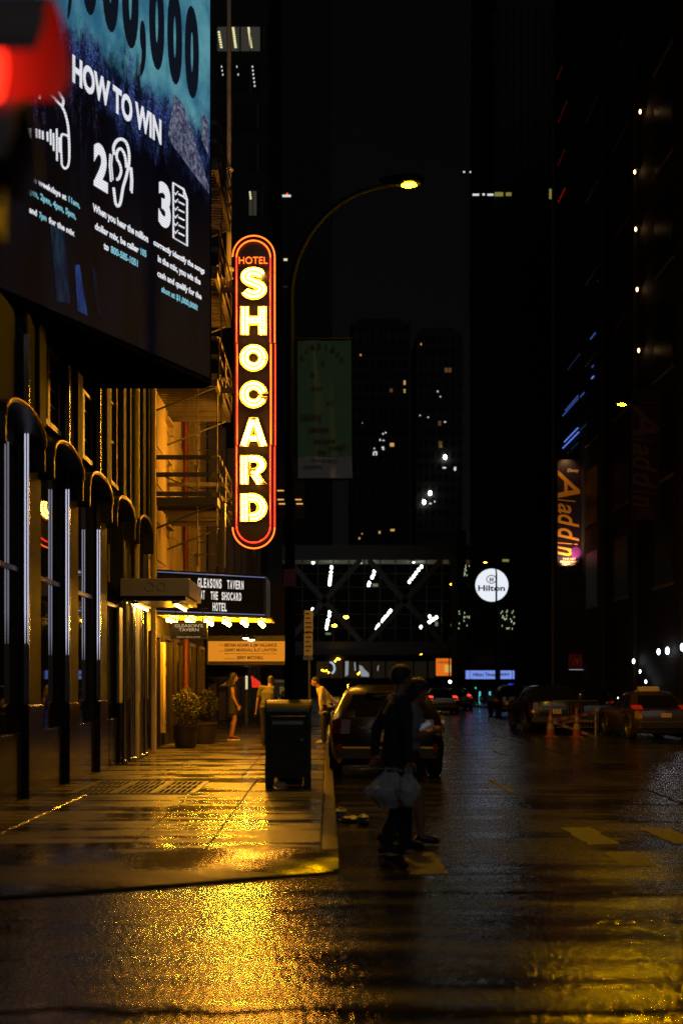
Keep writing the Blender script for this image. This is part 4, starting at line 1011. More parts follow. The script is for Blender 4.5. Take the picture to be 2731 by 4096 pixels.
# ================================================================== mail relay box
Yb = 15.3
mbx = thing('mail_box', 'dark rounded-top mail relay box on short legs at the kerb', 'mail box', (PX(1150, Yb), Yb, .15))
x0, x1 = PX(1060, Yb), PX(1242, Yb); z0, z1 = .31, 1.26; zc = PZ(2800, Yb) 
n = 12; prof = [(Yb + .03, z0), (Yb + .03, zc - .16)] + [(Yb + .33 - .30 * math.cos(math.pi * i / n), zc - .16 + .16 * math.sin(math.pi * i / n)) for i in range(1, n)] + [(Yb + .63, zc - .16), (Yb + .63, z0)]
B().prism([(x0, y_, z_) for y_, z_ in prof], (x1 - x0, 0, 0)).build('body', 'mail_green', mbx)
for xx in (x0 + .001, x1 - .001):
    B().tube([(xx, y_, z_) for y_, z_ in prof[1:-1]], .014, 6).build('roof_edge', 'mail_green', mbx)
for xx in (x0 + .05, x1 - .05):
    for yy in (Yb + .08, Yb + .58):
        B().cbox(xx - .05, xx + .05, yy - .04, yy + .04, .15, z0, .008).build('leg', 'mail_green', mbx)
B().cbox(x0 + .06, x1 - .06, Yb + .008, Yb + .028, .45, zc - .22, .01).build('door', 'mail_green', mbx)
B().lathe([(.0, .02), (.02, .02), (.02, 0)], (x1 - .12, Yb + .008, .85), 10, 'y').build('lock', 'steel', mbx)
B().cbox(x0 + .1, x1 - .1, Yb + .004, Yb + .012, zc - .34, zc - .29, .003).build('notice_plate', 'galv', mbx)
# litter
def crumple(name, c, r, m, seed, label, cat='litter'):
    b = B().ball((0, 0, 0), 1, 12, 9); rr = random.Random(seed)
    for i, v in enumerate(b.v):
        q = Vector(v); k = 1 + .45 * noise.noise(q * 2.3 + Vector((seed, 0, 0))) + .25 * noise.noise(q * 5)
        b.v[i] = (c[0] + q.x * r[0] * k, c[1] + q.y * r[1] * k, max(c[2] - r[2] * .92, c[2] + q.z * r[2] * k))
    o = b.build(name, m, None, smooth=25); return tag(o, label, cat)
crumple('cardboard_scrap', (PX(1120, 15.4), 15.45, .20), (.10, .07, .045), 'cardboard', 3, 'crumpled scrap of pale card lying under the mail box')
crumple('plastic_litter', (PX(1362, 13.2), 13.2, .06), (.09, .1, .07), 'litter_grey', 5, 'crumpled grey plastic wrapper wedged against the kerb')
crumple('paper_litter', (PX(1405, 12.9), 12.9, .035), (.13, .07, .035), 'litter_grey', 8, 'flattened grey paper litter in the gutter between two wrappers')
crumple('plastic_cup', (PX(1452, 12.7), 12.7, .055), (.075, .075, .06), 'litter_grey', 11, 'crushed clear cup in the road beside the gutter litter')

# ================================================================== planters with clipped shrubs
def planter(x, y, s, label, seed):
    t = thing('potted_shrub', label, 'potted plant', (x, y, .15), 'shrubs at the hotel door')
    B().lathe([(.0, .15), (.26 * s, .15), (.30 * s, .2), (.36 * s, .62), (.39 * s, .64), (.39 * s, .70), (.33 * s, .70), (.31 * s, .62), (0, .62)], (x, y, 0), 18).build('pot', 'pot', t, smooth=40)
    B().tube([(x, y, .6), (x + .02, y, 1.0), (x, y, 1.3)], [.04, .03, .02], 8).build('stem', 'bark', t)
    rr = random.Random(seed); b = B()
    for k in range(2600):
        a = rr.uniform(0, 2 * math.pi); zz = rr.uniform(-1, 1); q = Vector((math.cos(a) * math.sqrt(1 - zz * zz), math.sin(a) * math.sqrt(1 - zz * zz), zz))
        rad = (.40 + .07 * noise.noise(q * 2.5 + Vector((seed, 0, 0)))) * s * rr.uniform(.62, 1.06) ** .6
        c = Vector((x, y, 1.13)) + Vector((q.x * rad, q.y * rad, q.z * rad * 1.18))
        d = Vector((rr.gauss(0, 1), rr.gauss(0, 1), rr.gauss(0, 1))).normalized(); e = d.orthogonal().normalized(); l_ = rr.uniform(.018, .034)
        b.quad(c - d * l_, c + e * l_ * .5, c + d * l_, c - e * l_ * .5)
    b.build('crown', 'leaf', t, fix=False)
planter(-3.3, 25.6, .82, 'clipped round shrub in a dark pot, the nearer of two at the hotel door', 2)
planter(-3.05, 27.3, .85, 'clipped round shrub in a dark pot, behind another at the hotel door', 4)

# ================================================================== people
def ell(b, c, r, seg=14, rings=10): b.ball(c, r, seg, rings)
def limb(b, pts, rad):
    """tapered rounded chain"""
    out = []; rr = []
    for i in range(len(pts) - 1):
        a, c = Vector(pts[i]), Vector(pts[i + 1])
        for k in range(4): out.append(a.lerp(c, k / 4)); rr.append(rad[i] + (rad[i + 1] - rad[i]) * k / 4)
    out.append(Vector(pts[-1])); rr.append(rad[-1])
    b.tube(out, rr, 12)
    for p, r in zip(pts, rad): b.ball(p, r * .99, 12, 8)
def loft(b, rings, n=20):
    vs = []; fs = []
    for c, rx, ry in rings: vs += [(c[0] + rx * math.cos(2 * math.pi * k / n), c[1] + ry * math.sin(2 * math.pi * k / n), c[2]) for k in range(n)]
    for i in range(len(rings) - 1): fs += [(i * n + k, i * n + (k + 1) % n, (i + 1) * n + (k + 1) % n, (i + 1) * n + k) for k in range(n)]
    fs += [tuple(range(n)), tuple((len(rings) - 1) * n + k for k in range(n))]
    b.add(vs, fs)
def skin_over(b, voxel, smooth_n, name, m, parent, extra=None):
    me = b.mesh('tmp')
    bm = bmesh.new(); bm.from_mesh(me); bmesh.ops.recalc_face_normals(bm, faces=bm.faces); bm.to_mesh(me); bm.free()
    o = bpy.data.objects.new('tmp', me); COL.objects.link(o)
    r = o.modifiers.new('r', 'REMESH'); r.mode = 'VOXEL'; r.voxel_size = voxel
    s = o.modifiers.new('s', 'SMOOTH'); s.factor = .5; s.iterations = smooth_n
    dg = bpy.context.evaluated_depsgraph_get(); me2 = bpy.data.meshes.new_from_object(o.evaluated_get(dg))
    bpy.data.objects.remove(o)
    if extra:
        bm = bmesh.new(); bm.from_mesh(me2); e = extra.mesh('tmp2'); bm.from_mesh(e); bmesh.ops.recalc_face_normals(bm, faces=bm.faces); bm.to_mesh(me2); bm.free()
    me2.polygons.foreach_set('use_smooth', [True] * len(me2.polygons))
    me2.name = name; me2.materials.clear(); me2.materials.append(M[m])
    return link(bpy.data.objects.new(name, me2), parent)
def hand(b, wrist, d, side, curl=.5, s=1.0):
    """palm and five fingers; d = direction of the fingers, side = +1/-1 thumb side"""
    d = Vector(d).normalized(); fwd = Vector((1, 0, 0)); fwd = (fwd - d * fwd.dot(d)); fwd = fwd.normalized() if fwd.length > .1 else Vector((0, 1, 0))
    nrm = d.cross(fwd) * side
    w = Vector(wrist); pal = w + d * .045 * s
    loft_pts = [w + d * t * s for t in (-.01, .03, .07, .09)]
    for i, p in enumerate(loft_pts): b.ball(p, .028 * s, 8, 6)
    for k, (off, ln) in enumerate(((.030, .070), (.010, .080), (-.010, .076), (-.029, .060))):
        p0 = w + d * .085 * s + fwd * off * s; p1 = p0 + (d * (1 - .25 * curl) + nrm * -.5 * curl) * ln * .45 * s; p2 = p1 + (d * (1 - .8 * curl) - nrm * curl) * ln * .33 * s; p3 = p2 + (d * (1 - 1.5 * curl) - nrm * curl) * ln * .22 * s
        b.tube([w + d * .05 * s + fwd * off * .8 * s, p0, p1, p2, p3], [.011 * s, .0105 * s, .0095 * s, .0085 * s, .006 * s], 7)
    t0 = w + d * .025 * s + fwd * .028 * s
    b.tube([t0, t0 + (d * .5 + fwd * .75) * .035 * s, t0 + (d * 1.2 + fwd * .9 - nrm * curl * .3) * .045 * s, t0 + (d * 1.75 + fwd * .8 - nrm * curl * .5) * .045 * s], [.013 * s, .012 * s, .010 * s, .007 * s], 7)
def head_geo(b, c, fx, s=1.0, pitch=0.0, yaw=0.0):
    """head looking along +x before yaw/pitch"""
    m_ = Matrix.Translation(c) @ Matrix.Rotation(yaw, 4, 'Z') @ Matrix.Rotation(pitch, 4, 'Y')
    h = B()
    h.ball((-.010, 0, .025), (.098 * s, .077 * s, .098 * s), 20, 14)      # skull
    h.ball((.028, 0, -.030), (.062 * s, .058 * s, .080 * s), 16, 12)      # face and jaw
    h.ball((.060, 0, -.082), (.026 * s, .030 * s, .022 * s), 10, 8)       # chin
    h.ball((.078, 0, .022), (.018, .048, .012), 10, 6)                    # brow
    h.tube([(.084, 0, .012), (.099, 0, -.018), (.108, 0, -.034)], [.008, .011, .014], 8); h.ball((.103, 0, -.036), (.013, .016, .010), 8, 6)
    h.ball((.083, 0, -.058), (.013, .024, .006), 8, 6); h.ball((.082, 0, -.070), (.013, .020, .006), 8, 6)
    for sg in (-1, 1):
        h.ball((.080, .030 * sg, .004), (.012, .014, .009), 8, 6); h.ball((-.005, .078 * s * sg, -.008), (.020, .010, .032), 8, 6); h.ball((.055, .045 * sg, -.02), (.025, .02, .025), 8, 6)
    h.v = [tuple(m_ @ Vector(v)) for v in h.v]
    b.add(h.v, h.f); return m_
def person(label, loc, rz, J, look=(0, 0), top=('black_cloth', 'long'), bottom=('black_cloth', 'trousers'), shoe='black_shoe', hair='short', scale=1.0, voxel=.011, group=None, curl=.5, sole=None, bulk=1.0, collar=None):
    """J: joints (x forward, y left, z up); neck follows the chest"""
    t = thing('person', label, 'person')
    g = lambda k: Vector(J[k])
    b = B()
    pel, ch, nk, hd = g('pelvis'), g('chest'), g('neck'), g('head')
    mid = pel.lerp(ch, .5)
    loft(b, [(pel + Vector((0, 0, -.10)), .085, .12), (pel, .115 * bulk, .165), (pel.lerp(ch, .33), .098 * bulk, .138), (pel.lerp(ch, .66), .105 * bulk, .150), (ch, .115 * bulk, .172), (ch.lerp(nk, .55), .09, .15), (nk + Vector((0, 0, -.02)), .055, .075)])
    limb(b, [nk + Vector((-.01, 0, -.05)), nk.lerp(hd, .55)], [.062, .054])
    for sd in 'lr':
        limb(b, [g('sh' + sd), g('el' + sd), g('wr' + sd)], [.056, .042, .029])
        limb(b, [ch.lerp(nk, .4), g('sh' + sd)], [.07, .056])
        limb(b, [g('hip' + sd), g('kn' + sd), g('an' + sd)], [.088, .056, .038])
        c_ = g('kn' + sd).lerp(g('an' + sd), .28) + Vector((-.02, 0, 0)); b.ball(c_, (.05, .048, .11), 10, 8)
        limb(b, [g('an' + sd) + Vector((-.03, 0, -.03)), g('toe' + sd)], [.036, .026])
    hm = head_geo(b, hd, 1, 1.0, look[1], look[0])
    ex = B()
    for sd, sg in (('l', 1), ('r', -1)):
        d = J.get('hd' + sd) or (g('wr' + sd) - g('el' + sd)); hand(ex, g('wr' + sd), d, sg, curl)
    skin_over(b, voxel, 3, 'body', 'skin', t, ex)
    # top garment
    if top:
        b = B(); e = .016
        lo = pel + Vector((0, 0, -.04 if top[1] != 'jacket' else -.14))
        rg = [(lo, .128 * bulk + e, .178 + e), (pel.lerp(ch, .15), .120 * bulk + e, .168 + e), (pel.lerp(ch, .5), .106 * bulk + e, .148 + e), (ch, .120 * bulk + e, .176 + e), (ch.lerp(nk, .55), .094 + e, .155 + e), (nk + Vector((0, 0, -.015)), .064, .085)]
        if top[1] == 'dress': rg = [(pel + Vector((.0, 0, -.30)), .15, .20)] + rg
        loft(b, rg)
        for sd in 'lr':
            limb(b, [ch.lerp(nk, .4), g('sh' + sd)], [.085, .072])
            if top[1] in ('long', 'jacket'): limb(b, [g('sh' + sd), g('el' + sd), g('el' + sd).lerp(g('wr' + sd), .93)], [.072, .058, .045])
            elif top[1] == 'short': limb(b, [g('sh' + sd), g('sh' + sd).lerp(g('el' + sd), .62)], [.074, .068])
        skin_over(b, voxel, 2, 'jacket' if top[1] == 'jacket' else 'dress' if top[1] == 'dress' else 'shirt', top[0], t)
    if bottom:
        b = B()
        loft(b, [(pel + Vector((0, 0, -.13)), .11, .15), (pel + Vector((0, 0, -.02)), .130 * bulk, .182), (pel + Vector((0, 0, .07)), .122 * bulk, .172)])
        for sd in 'lr':
            kn, an = g('kn' + sd), g('an' + sd)
            if bottom[1] == 'trousers': limb(b, [g('hip' + sd), kn, an + Vector((0, 0, .0))], [.108, .078, .066])
            else: limb(b, [g('hip' + sd), g('hip' + sd).lerp(kn, .55)], [.108, .095])
        skin_over(b, voxel, 2, bottom[1], bottom[0], t)
    for sd in 'lr':
        b = B(); a, to = g('an' + sd), g('toe' + sd); dr = (to - a); dr.z = 0; dr = dr.normalized() if dr.length > .01 else Vector((1, 0, 0))
        zf_ = min(a.z - .075, to.z - .025)
        hl = a - dr * .05; hl.z = zf_ + .035; tp = to + dr * .035; tp.z = zf_ + .03
        limb(b, [hl, Vector((a.x, a.y, zf_ + .065)), Vector((to.x, to.y, zf_ + .04)), tp], [.036, .046, .042, .028]); b.ball((a.x, a.y, a.z - .01), .045, 10, 8)
        for i, v in enumerate(b.v): b.v[i] = (v[0], v[1], max(v[2], zf_ + .004))
        sh = skin_over(b, .009, 2, 'shoe', shoe, t)
        if sole:
            s2 = B(); px_ = Vector((-dr.y, dr.x, 0)); q = []
            for tt, wv in ((-.085, .022), (-.06, .038), (.03, .040), (.13, .046), (.19, .036), (.215, .014)): q.append((a + dr * tt, wv))
            pl_ = [p + px_ * w_ for p, w_ in q] + [p - px_ * w_ for p, w_ in reversed(q)]
            s2.prism([(p.x, p.y, zf_ - .028) for p in pl_], (0, 0, .032)); s2.build('sole', sole, sh)
    # hair
    b = B(); h = B()
    if hair in ('short', 'crop'):
        k_ = .012 if hair == 'short' else .006
        h.ball((-.018, 0, .040), (.098 + k_, .078 + k_, .092 + k_), 18, 12); h.ball((-.05, 0, -.01), (.058 + k_, .068 + k_, .07), 12, 10)
        h.v = [((min(v[0], .062 - max(0, .05 - v[2]) * 1.4)), v[1], v[2]) for v in h.v]
    else:
        h.ball((-.018, 0, .040), (.112, .094, .108), 18, 12); h.ball((-.06, 0, -.04), (.07, .088, .12), 14, 10); h.ball((-.06, 0, -.16), (.055, .085, .12), 12, 10)
        for sg in (-1, 1): h.tube([(.02, .082 * sg, .04), (-.005, .092 * sg, -.06), (-.02, .085 * sg, -.17), (-.03, .07 * sg, -.24)], [.03, .032, .03, .012], 8)
        h.v = [(min(v[0], .070 - max(0, .055 - v[2]) * (1.6 if abs(v[1]) < .06 else .5)), v[1], v[2]) for v in h.v]
    h.v = [tuple(hm @ Vector(v)) for v in h.v]
    ho_ = skin_over(h, .009, 1, 'hair', 'hair', t)
    if collar:
        b = B(); b.tube([(nk.x + .01 + .068 * math.cos(a * math.pi / 8), nk.y + .082 * math.sin(a * math.pi / 8), nk.z + .0 + .012 * math.cos(a * math.pi / 8) * -1) for a in range(16)], .016, 8, closed=True); b.build('collar', collar, t, smooth=True)
    place(t, loc, rz, scale)
    return t
STAND = dict(pelvis=(0, 0, .96), chest=(.0, 0, 1.30), neck=(0, 0, 1.47), head=(.03, 0, 1.635), shl=(0, .175, 1.42), shr=(0, -.175, 1.42), ell=(-.03, .215, 1.14), elr=(-.03, -.215, 1.14),
             wrl=(.05, .225, .90), wrr=(.05, -.225, .90), hipl=(0, .09, .92), hipr=(0, -.09, .92), knl=(.03, .095, .50), knr=(.03, -.095, .50), anl=(-.02, .095, .09), anr=(-.02, -.095, .09), toel=(.12, .11, .035), toer=(.12, -.11, .035))
def pose(**k): d = dict(STAND); d.update(k); return d
# woman under the marquee, facing the road
person('woman in a short sleeveless black dress and pale platform shoes under the marquee', (PX(936, 28.9), 28.9, .18), 0,
       pose(pelvis=(-.02, 0, .97), chest=(-.03, 0, 1.30), neck=(-.03, 0, 1.47), head=(.0, 0, 1.63), elr=(.0, -.2, 1.13), wrr=(.11, -.2, .90), shr=(-.03, -.165, 1.42), shl=(-.03, .165, 1.42), knr=(.03, -.07, .52), anr=(-.04, -.07, .09), toer=(.10, -.08, .035), knl=(.0, .07, .5), anl=(-.10, .07, .09), toel=(.04, .08, .035)),
       top=('black_cloth', 'dress'), bottom=None, shoe='red_shoe', hair='long', sole='white_shoe', scale=1.0, bulk=.88)
person('bald-necked person in a dark olive t-shirt bending forward behind the mail box', (PX(1070, 26.2), 26.2, .15), R(75),
       pose(chest=(.10, 0, 1.28), neck=(.17, 0, 1.43), head=(.26, 0, 1.55), shl=(.10, .18, 1.39), shr=(.10, -.18, 1.39), ell=(.10, .27, 1.10), elr=(.12, -.27, 1.10), wrl=(.12, .32, .85), wrr=(.2, -.28, .88)),
       look=(0, .4), top=('olive_cloth', 'short'), hair='crop', scale=1.0)
person('man in a tan shirt and dark trousers leaning forward by the parked SUV', (PX(1305, 27.2), 27.2, .15), R(180),
       pose(pelvis=(-.04, 0, .95), chest=(.10, 0, 1.26), neck=(.18, 0, 1.41), head=(.27, -.0, 1.54), shl=(.11, .175, 1.37), shr=(.11, -.175, 1.37), ell=(.14, .24, 1.09), elr=(-.08, -.24, 1.16), wrl=(.12, .25, .86), wrr=(-.24, -.22, 1.02),
            knl=(.08, .09, .5), anl=(.06, .09, .09), toel=(.20, .1, .035), knr=(-.04, -.09, .5), anr=(-.18, -.09, .12), toer=(-.05, -.1, .035)),
       look=(0, .25), top=('tan_cloth', 'long'), shoe='white_shoe', hair='crop')
# the couple crossing in the dark foreground
person('man in a dark suit crossing the street with a carrier bag, seen from the side', (PX(1588, 10.5), 10.5, 0), R(12),
       pose(chest=(.01, 0, 1.33), neck=(.02, 0, 1.50), head=(.05, 0, 1.665), shl=(.01, .19, 1.45), shr=(.01, -.19, 1.45), ell=(-.14, .24, 1.18), elr=(.02, -.25, 1.16), wrl=(-.16, .25, .93), wrr=(.03, -.27, .90), hdr=(0, 0, -1),
            knl=(.10, .09, .52), anl=(.10, .09, .09), toel=(.24, .1, .035), knr=(.0, -.09, .5), anr=(-.13, -.09, .12), toer=(-.01, -.1, .035)),
       look=(.35, .05), top=('navy_cloth', 'jacket'), hair='short', voxel=.010, curl=.9, bulk=1.08, collar='collar_blue')
person('woman in dark clothes crossing beside the suited man, looking down at a phone', (PX(1630, 11.1), 11.1, 0), R(5),
       pose(pelvis=(0, 0, .93), chest=(.03, 0, 1.25), neck=(.05, 0, 1.40), head=(.10, 0, 1.535), shl=(.03, .16, 1.36), shr=(.03, -.16, 1.36), ell=(.03, .2, 1.09), elr=(.02, -.2, 1.09), wrl=(.22, .06, 1.13), wrr=(.22, -.10, 1.13), hdl=(.9, -.2, .3), hdr=(.9, .2, .3),
            knl=(-.06, .08, .49), anl=(-.22, .08, .12), toel=(-.10, .09, .04), knr=(.10, -.08, .5), anr=(.12, -.08, .09), toer=(.25, -.09, .035)),
       look=(-.25, .45), top=('grey_cloth', 'short'), bottom=('black_cloth', 'skirt'), hair='long', voxel=.010, bulk=.88, scale=1.0)
ph = thing('mobile_phone', 'pale mobile phone held in front of the woman crossing', 'phone', (PX(1697, 11.0), 11.0, PZ(2904, 11.0)))
c = P(1697, 2904, 11.0); mw = T(*c) @ Matrix.Rotation(R(-28), 4, 'Y') @ Matrix.Rotation(R(40), 4, 'X')
B().cbox(-.07, .07, -.037, .037, -.004, .004, .003).build('case', 'phone_case', ph, mw=mw)
B().box(-.063, .063, -.032, .032, .0045, .0055).build('screen', 'phone_screen', ph, mw=mw)
def bag(label, c, w_, d_, h_, seed, hand_pt):
    t = thing('carrier_bag', label, 'bag', (c[0], c[1], c[2] - h_ / 2), 'carrier bags held by the crossing man')
    b = B(); n = 40; L_ = 22; vs = []
    for j in range(L_ + 1):
        v = j / L_; z = c[2] - h_ / 2 + h_ * v
        k = (.55 + .55 * math.sin(min(1, v * 2.2) * math.pi / 2)) * (1 - .72 * max(0, v - .55) / .45)
        for i in range(n):
            a = 2 * math.pi * i / n; q = Vector((math.cos(a), math.sin(a), v * 2)); f = 1 + .26 * noise.noise(q * 2.0 + Vector((seed, 0, 0))) + .12 * noise.noise(Vector((math.cos(a) * 5, math.sin(a) * 5, v * 1.2 + seed))) + .08 * math.sin(a * 9 + v * 4) * v
            vs.append((c[0] + w_ / 2 * k * f * math.cos(a), c[1] + d_ / 2 * k * f * math.sin(a), z))
    fs = [(j * n + i, j * n + (i + 1) % n, (j + 1) * n + (i + 1) % n, (j + 1) * n + i) for j in range(L_) for i in range(n)] + [tuple(range(n))]
    b.add(vs, fs); b.build('sack', 'plastic_bag', t, smooth=50)
    for s in (-1, 1): B().tube([(c[0] + s * w_ * .12, c[1], c[2] + h_ / 2 - .01), (c[0] + s * w_ * .1, c[1], c[2] + h_ / 2 + .04), hand_pt], [.012, .008, .008], 6).build('handle', 'plastic_bag', t)
hp = (PX(1612, 10.24), 10.24, .80)
bag('large bulging white carrier bag hanging from the suited man', (PX(1560, 10.2), 10.2, PZ(3160, 10.2)), .40, .22, .33, 3, hp)
bag('small white carrier bag hanging in front of the large one', (PX(1632, 10.10), 10.08, PZ(3160, 10.08)), .20, .15, .30, 9, hp)
# ================================================================== vehicles
def make_car(name, label, levels, ts, belt, wins, paint, wheels, group=None, tail='tail_dark', tail_z=(.78, 1.02), plate_z=.72, extras=(), wr=.34):
    """levels: (z, half width, rear y, front y) from sill to roof; ts: side stations; belt: level index where the glass starts"""
    t = thing(name, label, 'car', group=group)
    cr = .17; fx = (-.78, -.27, .27, .78); ring = []
    for z, w, r, f in levels:
        pts = [(w * q, r + .03 * q * q, z) for q in fx]
        pts += [(w * (.965 if k in (0, len(ts) - 1) else 1.0), r + cr + (f - r - 2 * cr) * tt, z) for k, tt in enumerate(ts)]
        pts += [(w * q, f - .05 * q * q, z) for q in reversed(fx)]
        pts += [(-w * (.965 if k in (0, len(ts) - 1) else 1.0), r + cr + (f - r - 2 * cr) * tt, z) for k, tt in reversed(list(enumerate(ts)))]
        ring.append(pts)
    N = len(ring[0]); m_ = len(ts)
    win_cells = {}
    for c in range(3): win_cells[c] = 'rear_window'
    for k in wins: win_cells[4 + k] = ('side', 1, k); win_cells[8 + m_ + (m_ - 2 - k)] = ('side', -1, k)
    for c in range(4 + m_, 7 + m_): win_cells[c] = 'windscreen'
    body = B(); body.v = [p for r_ in ring for p in r_]; glass = {}
    for l_ in range(len(ring) - 1):
        for c in range(N):
            q = (l_ * N + c, l_ * N + (c + 1) % N, (l_ + 1) * N + (c + 1) % N, (l_ + 1) * N + c)
            if l_ == belt and c in win_cells: glass.setdefault(win_cells[c], []).append(q)
            else: body.f.append(q)
    body.f.append(tuple(range(N)))
    last = (len(ring) - 1) * N; body.f.append(tuple(last + i for i in range(N)))
    bo = body.build('body', paint, t, smooth=38)
    for key, qs in glass.items():
        g_ = B(); idx = {}
        for q in qs:
            for i in q:
                if i not in idx: idx[i] = len(g_.v); v = body.v[i]; g_.v.append((v[0] * .996, v[1] + (.004 if v[1] < 2 else -.004), v[2]))
            g_.f.append(tuple(idx[i] for i in q))
        g_.build('rear_window' if key == 'rear_window' else 'windscreen' if key == 'windscreen' else 'side_window', 'car_glass', t, smooth=38)
    wmax = max(l_[1] for l_ in levels[:4])
    tyre = B().lathe([(wr * .62, -.10), (wr * .93, -.11), (wr, -.08), (wr, .08), (wr * .93, .11), (wr * .62, .10)], (0, 0, 0), 22, 'x').mesh('tyre', 'tyre', 40)
    rimm = B(); rimm.lathe([(0, .07), (.05, .08), (.06, .06), (wr * .6, .085), (wr * .63, .10), (wr * .63, -.08)], (0, 0, 0), 20, 'x'); rimm = rimm.mesh('rim', 'rim_metal', 30)
    for yy in wheels:
        for sx in (-1, 1):
            x = sx * (wmax - .10); wh = inst('wheel', tyre, t, T(x, yy, wr) @ (Matrix.Rotation(math.pi, 4, 'Z') if sx < 0 else Matrix.Identity(4)))
            inst('rim', rimm, wh, T(x, yy, wr) @ (Matrix.Rotation(math.pi, 4, 'Z') if sx < 0 else Matrix.Identity(4)))
            pts = [(sx * (wmax + .004), yy + (wr + .06) * math.cos(math.pi * i / 14), max(.2, wr + (wr + .06) * math.sin(math.pi * i / 14))) for i in range(15)]
            B().tube([(p[0], p[1], p[2]) for p in pts], .03, 6).build('wheel_arch', 'black_plastic', t)
    def at(z):
        for a, c in zip(levels, levels[1:]):
            if a[0] <= z <= c[0]: k = (z - a[0]) / (c[0] - a[0]); return [a[i] + (c[i] - a[i]) * k for i in range(4)]
        return levels[0]
    za, zb2 = tail_z; la, lb = at(za), at(zb2)
    for sx in (-1, 1):
        pts = []
        for L_ in (la, lb): pts += [(sx * L_[1] * .66, L_[2] + .01, L_[0]), (sx * L_[1] * .82, L_[2] + .022, L_[0]), (sx * L_[1] * .972, L_[2] + cr + .02, L_[0])]
        q = [Vector(p) for p in pts]; b = B(); off = Vector((sx * .008, -.016, 0)); vs = q + [p + off for p in q]
        b.add(vs, [(6, 7, 10, 9), (7, 8, 11, 10), (0, 3, 4, 1), (1, 4, 5, 2), (0, 1, 7, 6), (1, 2, 8, 7), (3, 9, 10, 4), (4, 10, 11, 5), (0, 6, 9, 3), (2, 5, 11, 8)])
        b.build('tail_light', tail, t)
        hf = at(.66); b = B().ball((sx * hf[1] * .70, hf[3] - .02, .68), (.15, .05, .07), 10, 6); b.build('headlight', 'lens_clear', t, smooth=True)
        hm_ = at(1.0); b = B(); b.ball((sx * (hm_[1] + .09), levels[belt][3] - .35, 1.03), (.09, .06, .07), 10, 8); b.build('mirror', paint, t, smooth=True)
        for yy in (1.35, 2.35):
            if yy < levels[belt][3] - .5: l9 = at(.86); B().cbox(sx * (l9[1] + .004) - .012, sx * (l9[1] + .004) + .012, yy, yy + .2, .85, .88, .005).build('door_handle', 'chrome', t)
    lp_ = at(plate_z); B().cbox(-.155, .155, lp_[2] - .012, lp_[2] + .03, plate_z - .075, plate_z + .075, .004).build('number_plate', 'plate', t)
    l2 = at(.46); B().cbox(-l2[1] * .9, l2[1] * .9, l2[2] - .03, l2[2] + .12, .36, .56, .03).build('bumper', 'black_plastic', t)
    l3 = at(plate_z + .16); B().cbox(-l3[1] * .5, l3[1] * .5, l3[2] - .014, l3[2] + .03, plate_z + .14, plate_z + .175, .006).build('chrome_strip', 'chrome', t)
    if 'rails' in extras:
        top = levels[-2]
        for sx in (-1, 1):
            B().tube([(sx * top[1] * 1.02, top[2] + .25, top[0] - .02), (sx * top[1] * 1.02, top[2] + .4, top[0] + .05), (sx * top[1] * 1.02, top[3] - .6, top[0] + .05), (sx * top[1] * 1.02, top[3] - .45, top[0] - .02)], .018, 8).build('roof_rail', 'chrome', t)
        l4 = at(.44)
        for sx in (-1, 1): B().cbox(sx * l4[1] * .84 - .03, sx * l4[1] * .84 + .03, l4[2] - .045, l4[2] + .0, .46, .60, .005).build('reflector', 'reflector_red', t)
        w_ = levels[belt + 1]; B().cbox(-.36, .36, w_[2] - .10, w_[2] + .1, w_[0] + .02, w_[0] + .05, .01).build('spoiler', paint, t)
        B().tube([(0, levels[belt][2] - .006, levels[belt][0] + .04), (.3, levels[belt][2] + .01, levels[belt][0] + .10)], .008, 6).build('rear_wiper', 'black_plastic', t)
    if 'roof_sign' in extras:
        zt_ = levels[-1][0]; B().cbox(-.32, .32, 1.7, 1.95, zt_, zt_ + .14, .03).build('roof_light', 'taxi_sign', t)
    return t
SUV = [(.24, .84, .10, 4.55), (.42, .955, .0, 4.62), (.72, .975, .0, 4.6), (.94, .965, .05, 4.4), (1.06, .935, .10, 3.55), (1.44, .735, .34, 2.75), (1.56, .64, .46, 2.5), (1.615, .42, .60, 2.3)]
SED = [(.20, .80, .10, 4.65), (.40, .89, .0, 4.72), (.66, .91, .0, 4.7), (.86, .90, .06, 4.5), (.93, .87, .55, 3.45), (1.30, .66, 1.15, 2.65), (1.39, .60, 1.3, 2.45), (1.43, .40, 1.45, 2.3)]
ST = (0, .06, .36, .40, .68, .72, 1.0)
suv = make_car('parked_suv', 'dark parked SUV seen from behind at the near kerb, with chrome roof rails', SUV, ST, 4, (1, 3, 5), 'car_black', (.85, 3.62), extras=('rails',), wr=.36)
place(suv, (1.02, 18.7, 0))
suv2 = make_car('parked_suv', 'black SUV behind the traffic cones and barricade', SUV, ST, 4, (1, 3, 5), 'car_black', (.85, 3.62), 'cars along the far kerb')
place(suv2, (7.75, 37.2, 0))
taxi = make_car('parked_car', 'dark yellow taxi with a roof light, beside the metal barricade', SED, ST, 4, (1, 3, 5), 'car_yellow', (.85, 3.6), 'cars along the far kerb', tail='tail_on', extras=('roof_sign',))
place(taxi, (9.85, 32.0, 0))
c3 = make_car('parked_car', 'dark sedan with one bright red tail light between the taxi and the black SUV', SED, ST, 4, (1, 3, 5), 'car_black', (.85, 3.6), 'cars along the far kerb', tail='tail_on')
place(c3, (9.75, 39.5, 0))
FARC = 'distant cars at the end of the street'
f1 = make_car('distant_car', 'distant dark car with round red tail light right of the parked SUV', SED, ST, 4, (1, 3, 5), 'car_black', (.85, 3.6), FARC, tail='tail_bright')
place(f1, (PX(1775, 62), 62, 0))
def car_copy(src, label, loc, rz=0):
    o = copy_tree(src); o['label'] = label; place(o, loc, rz); return o
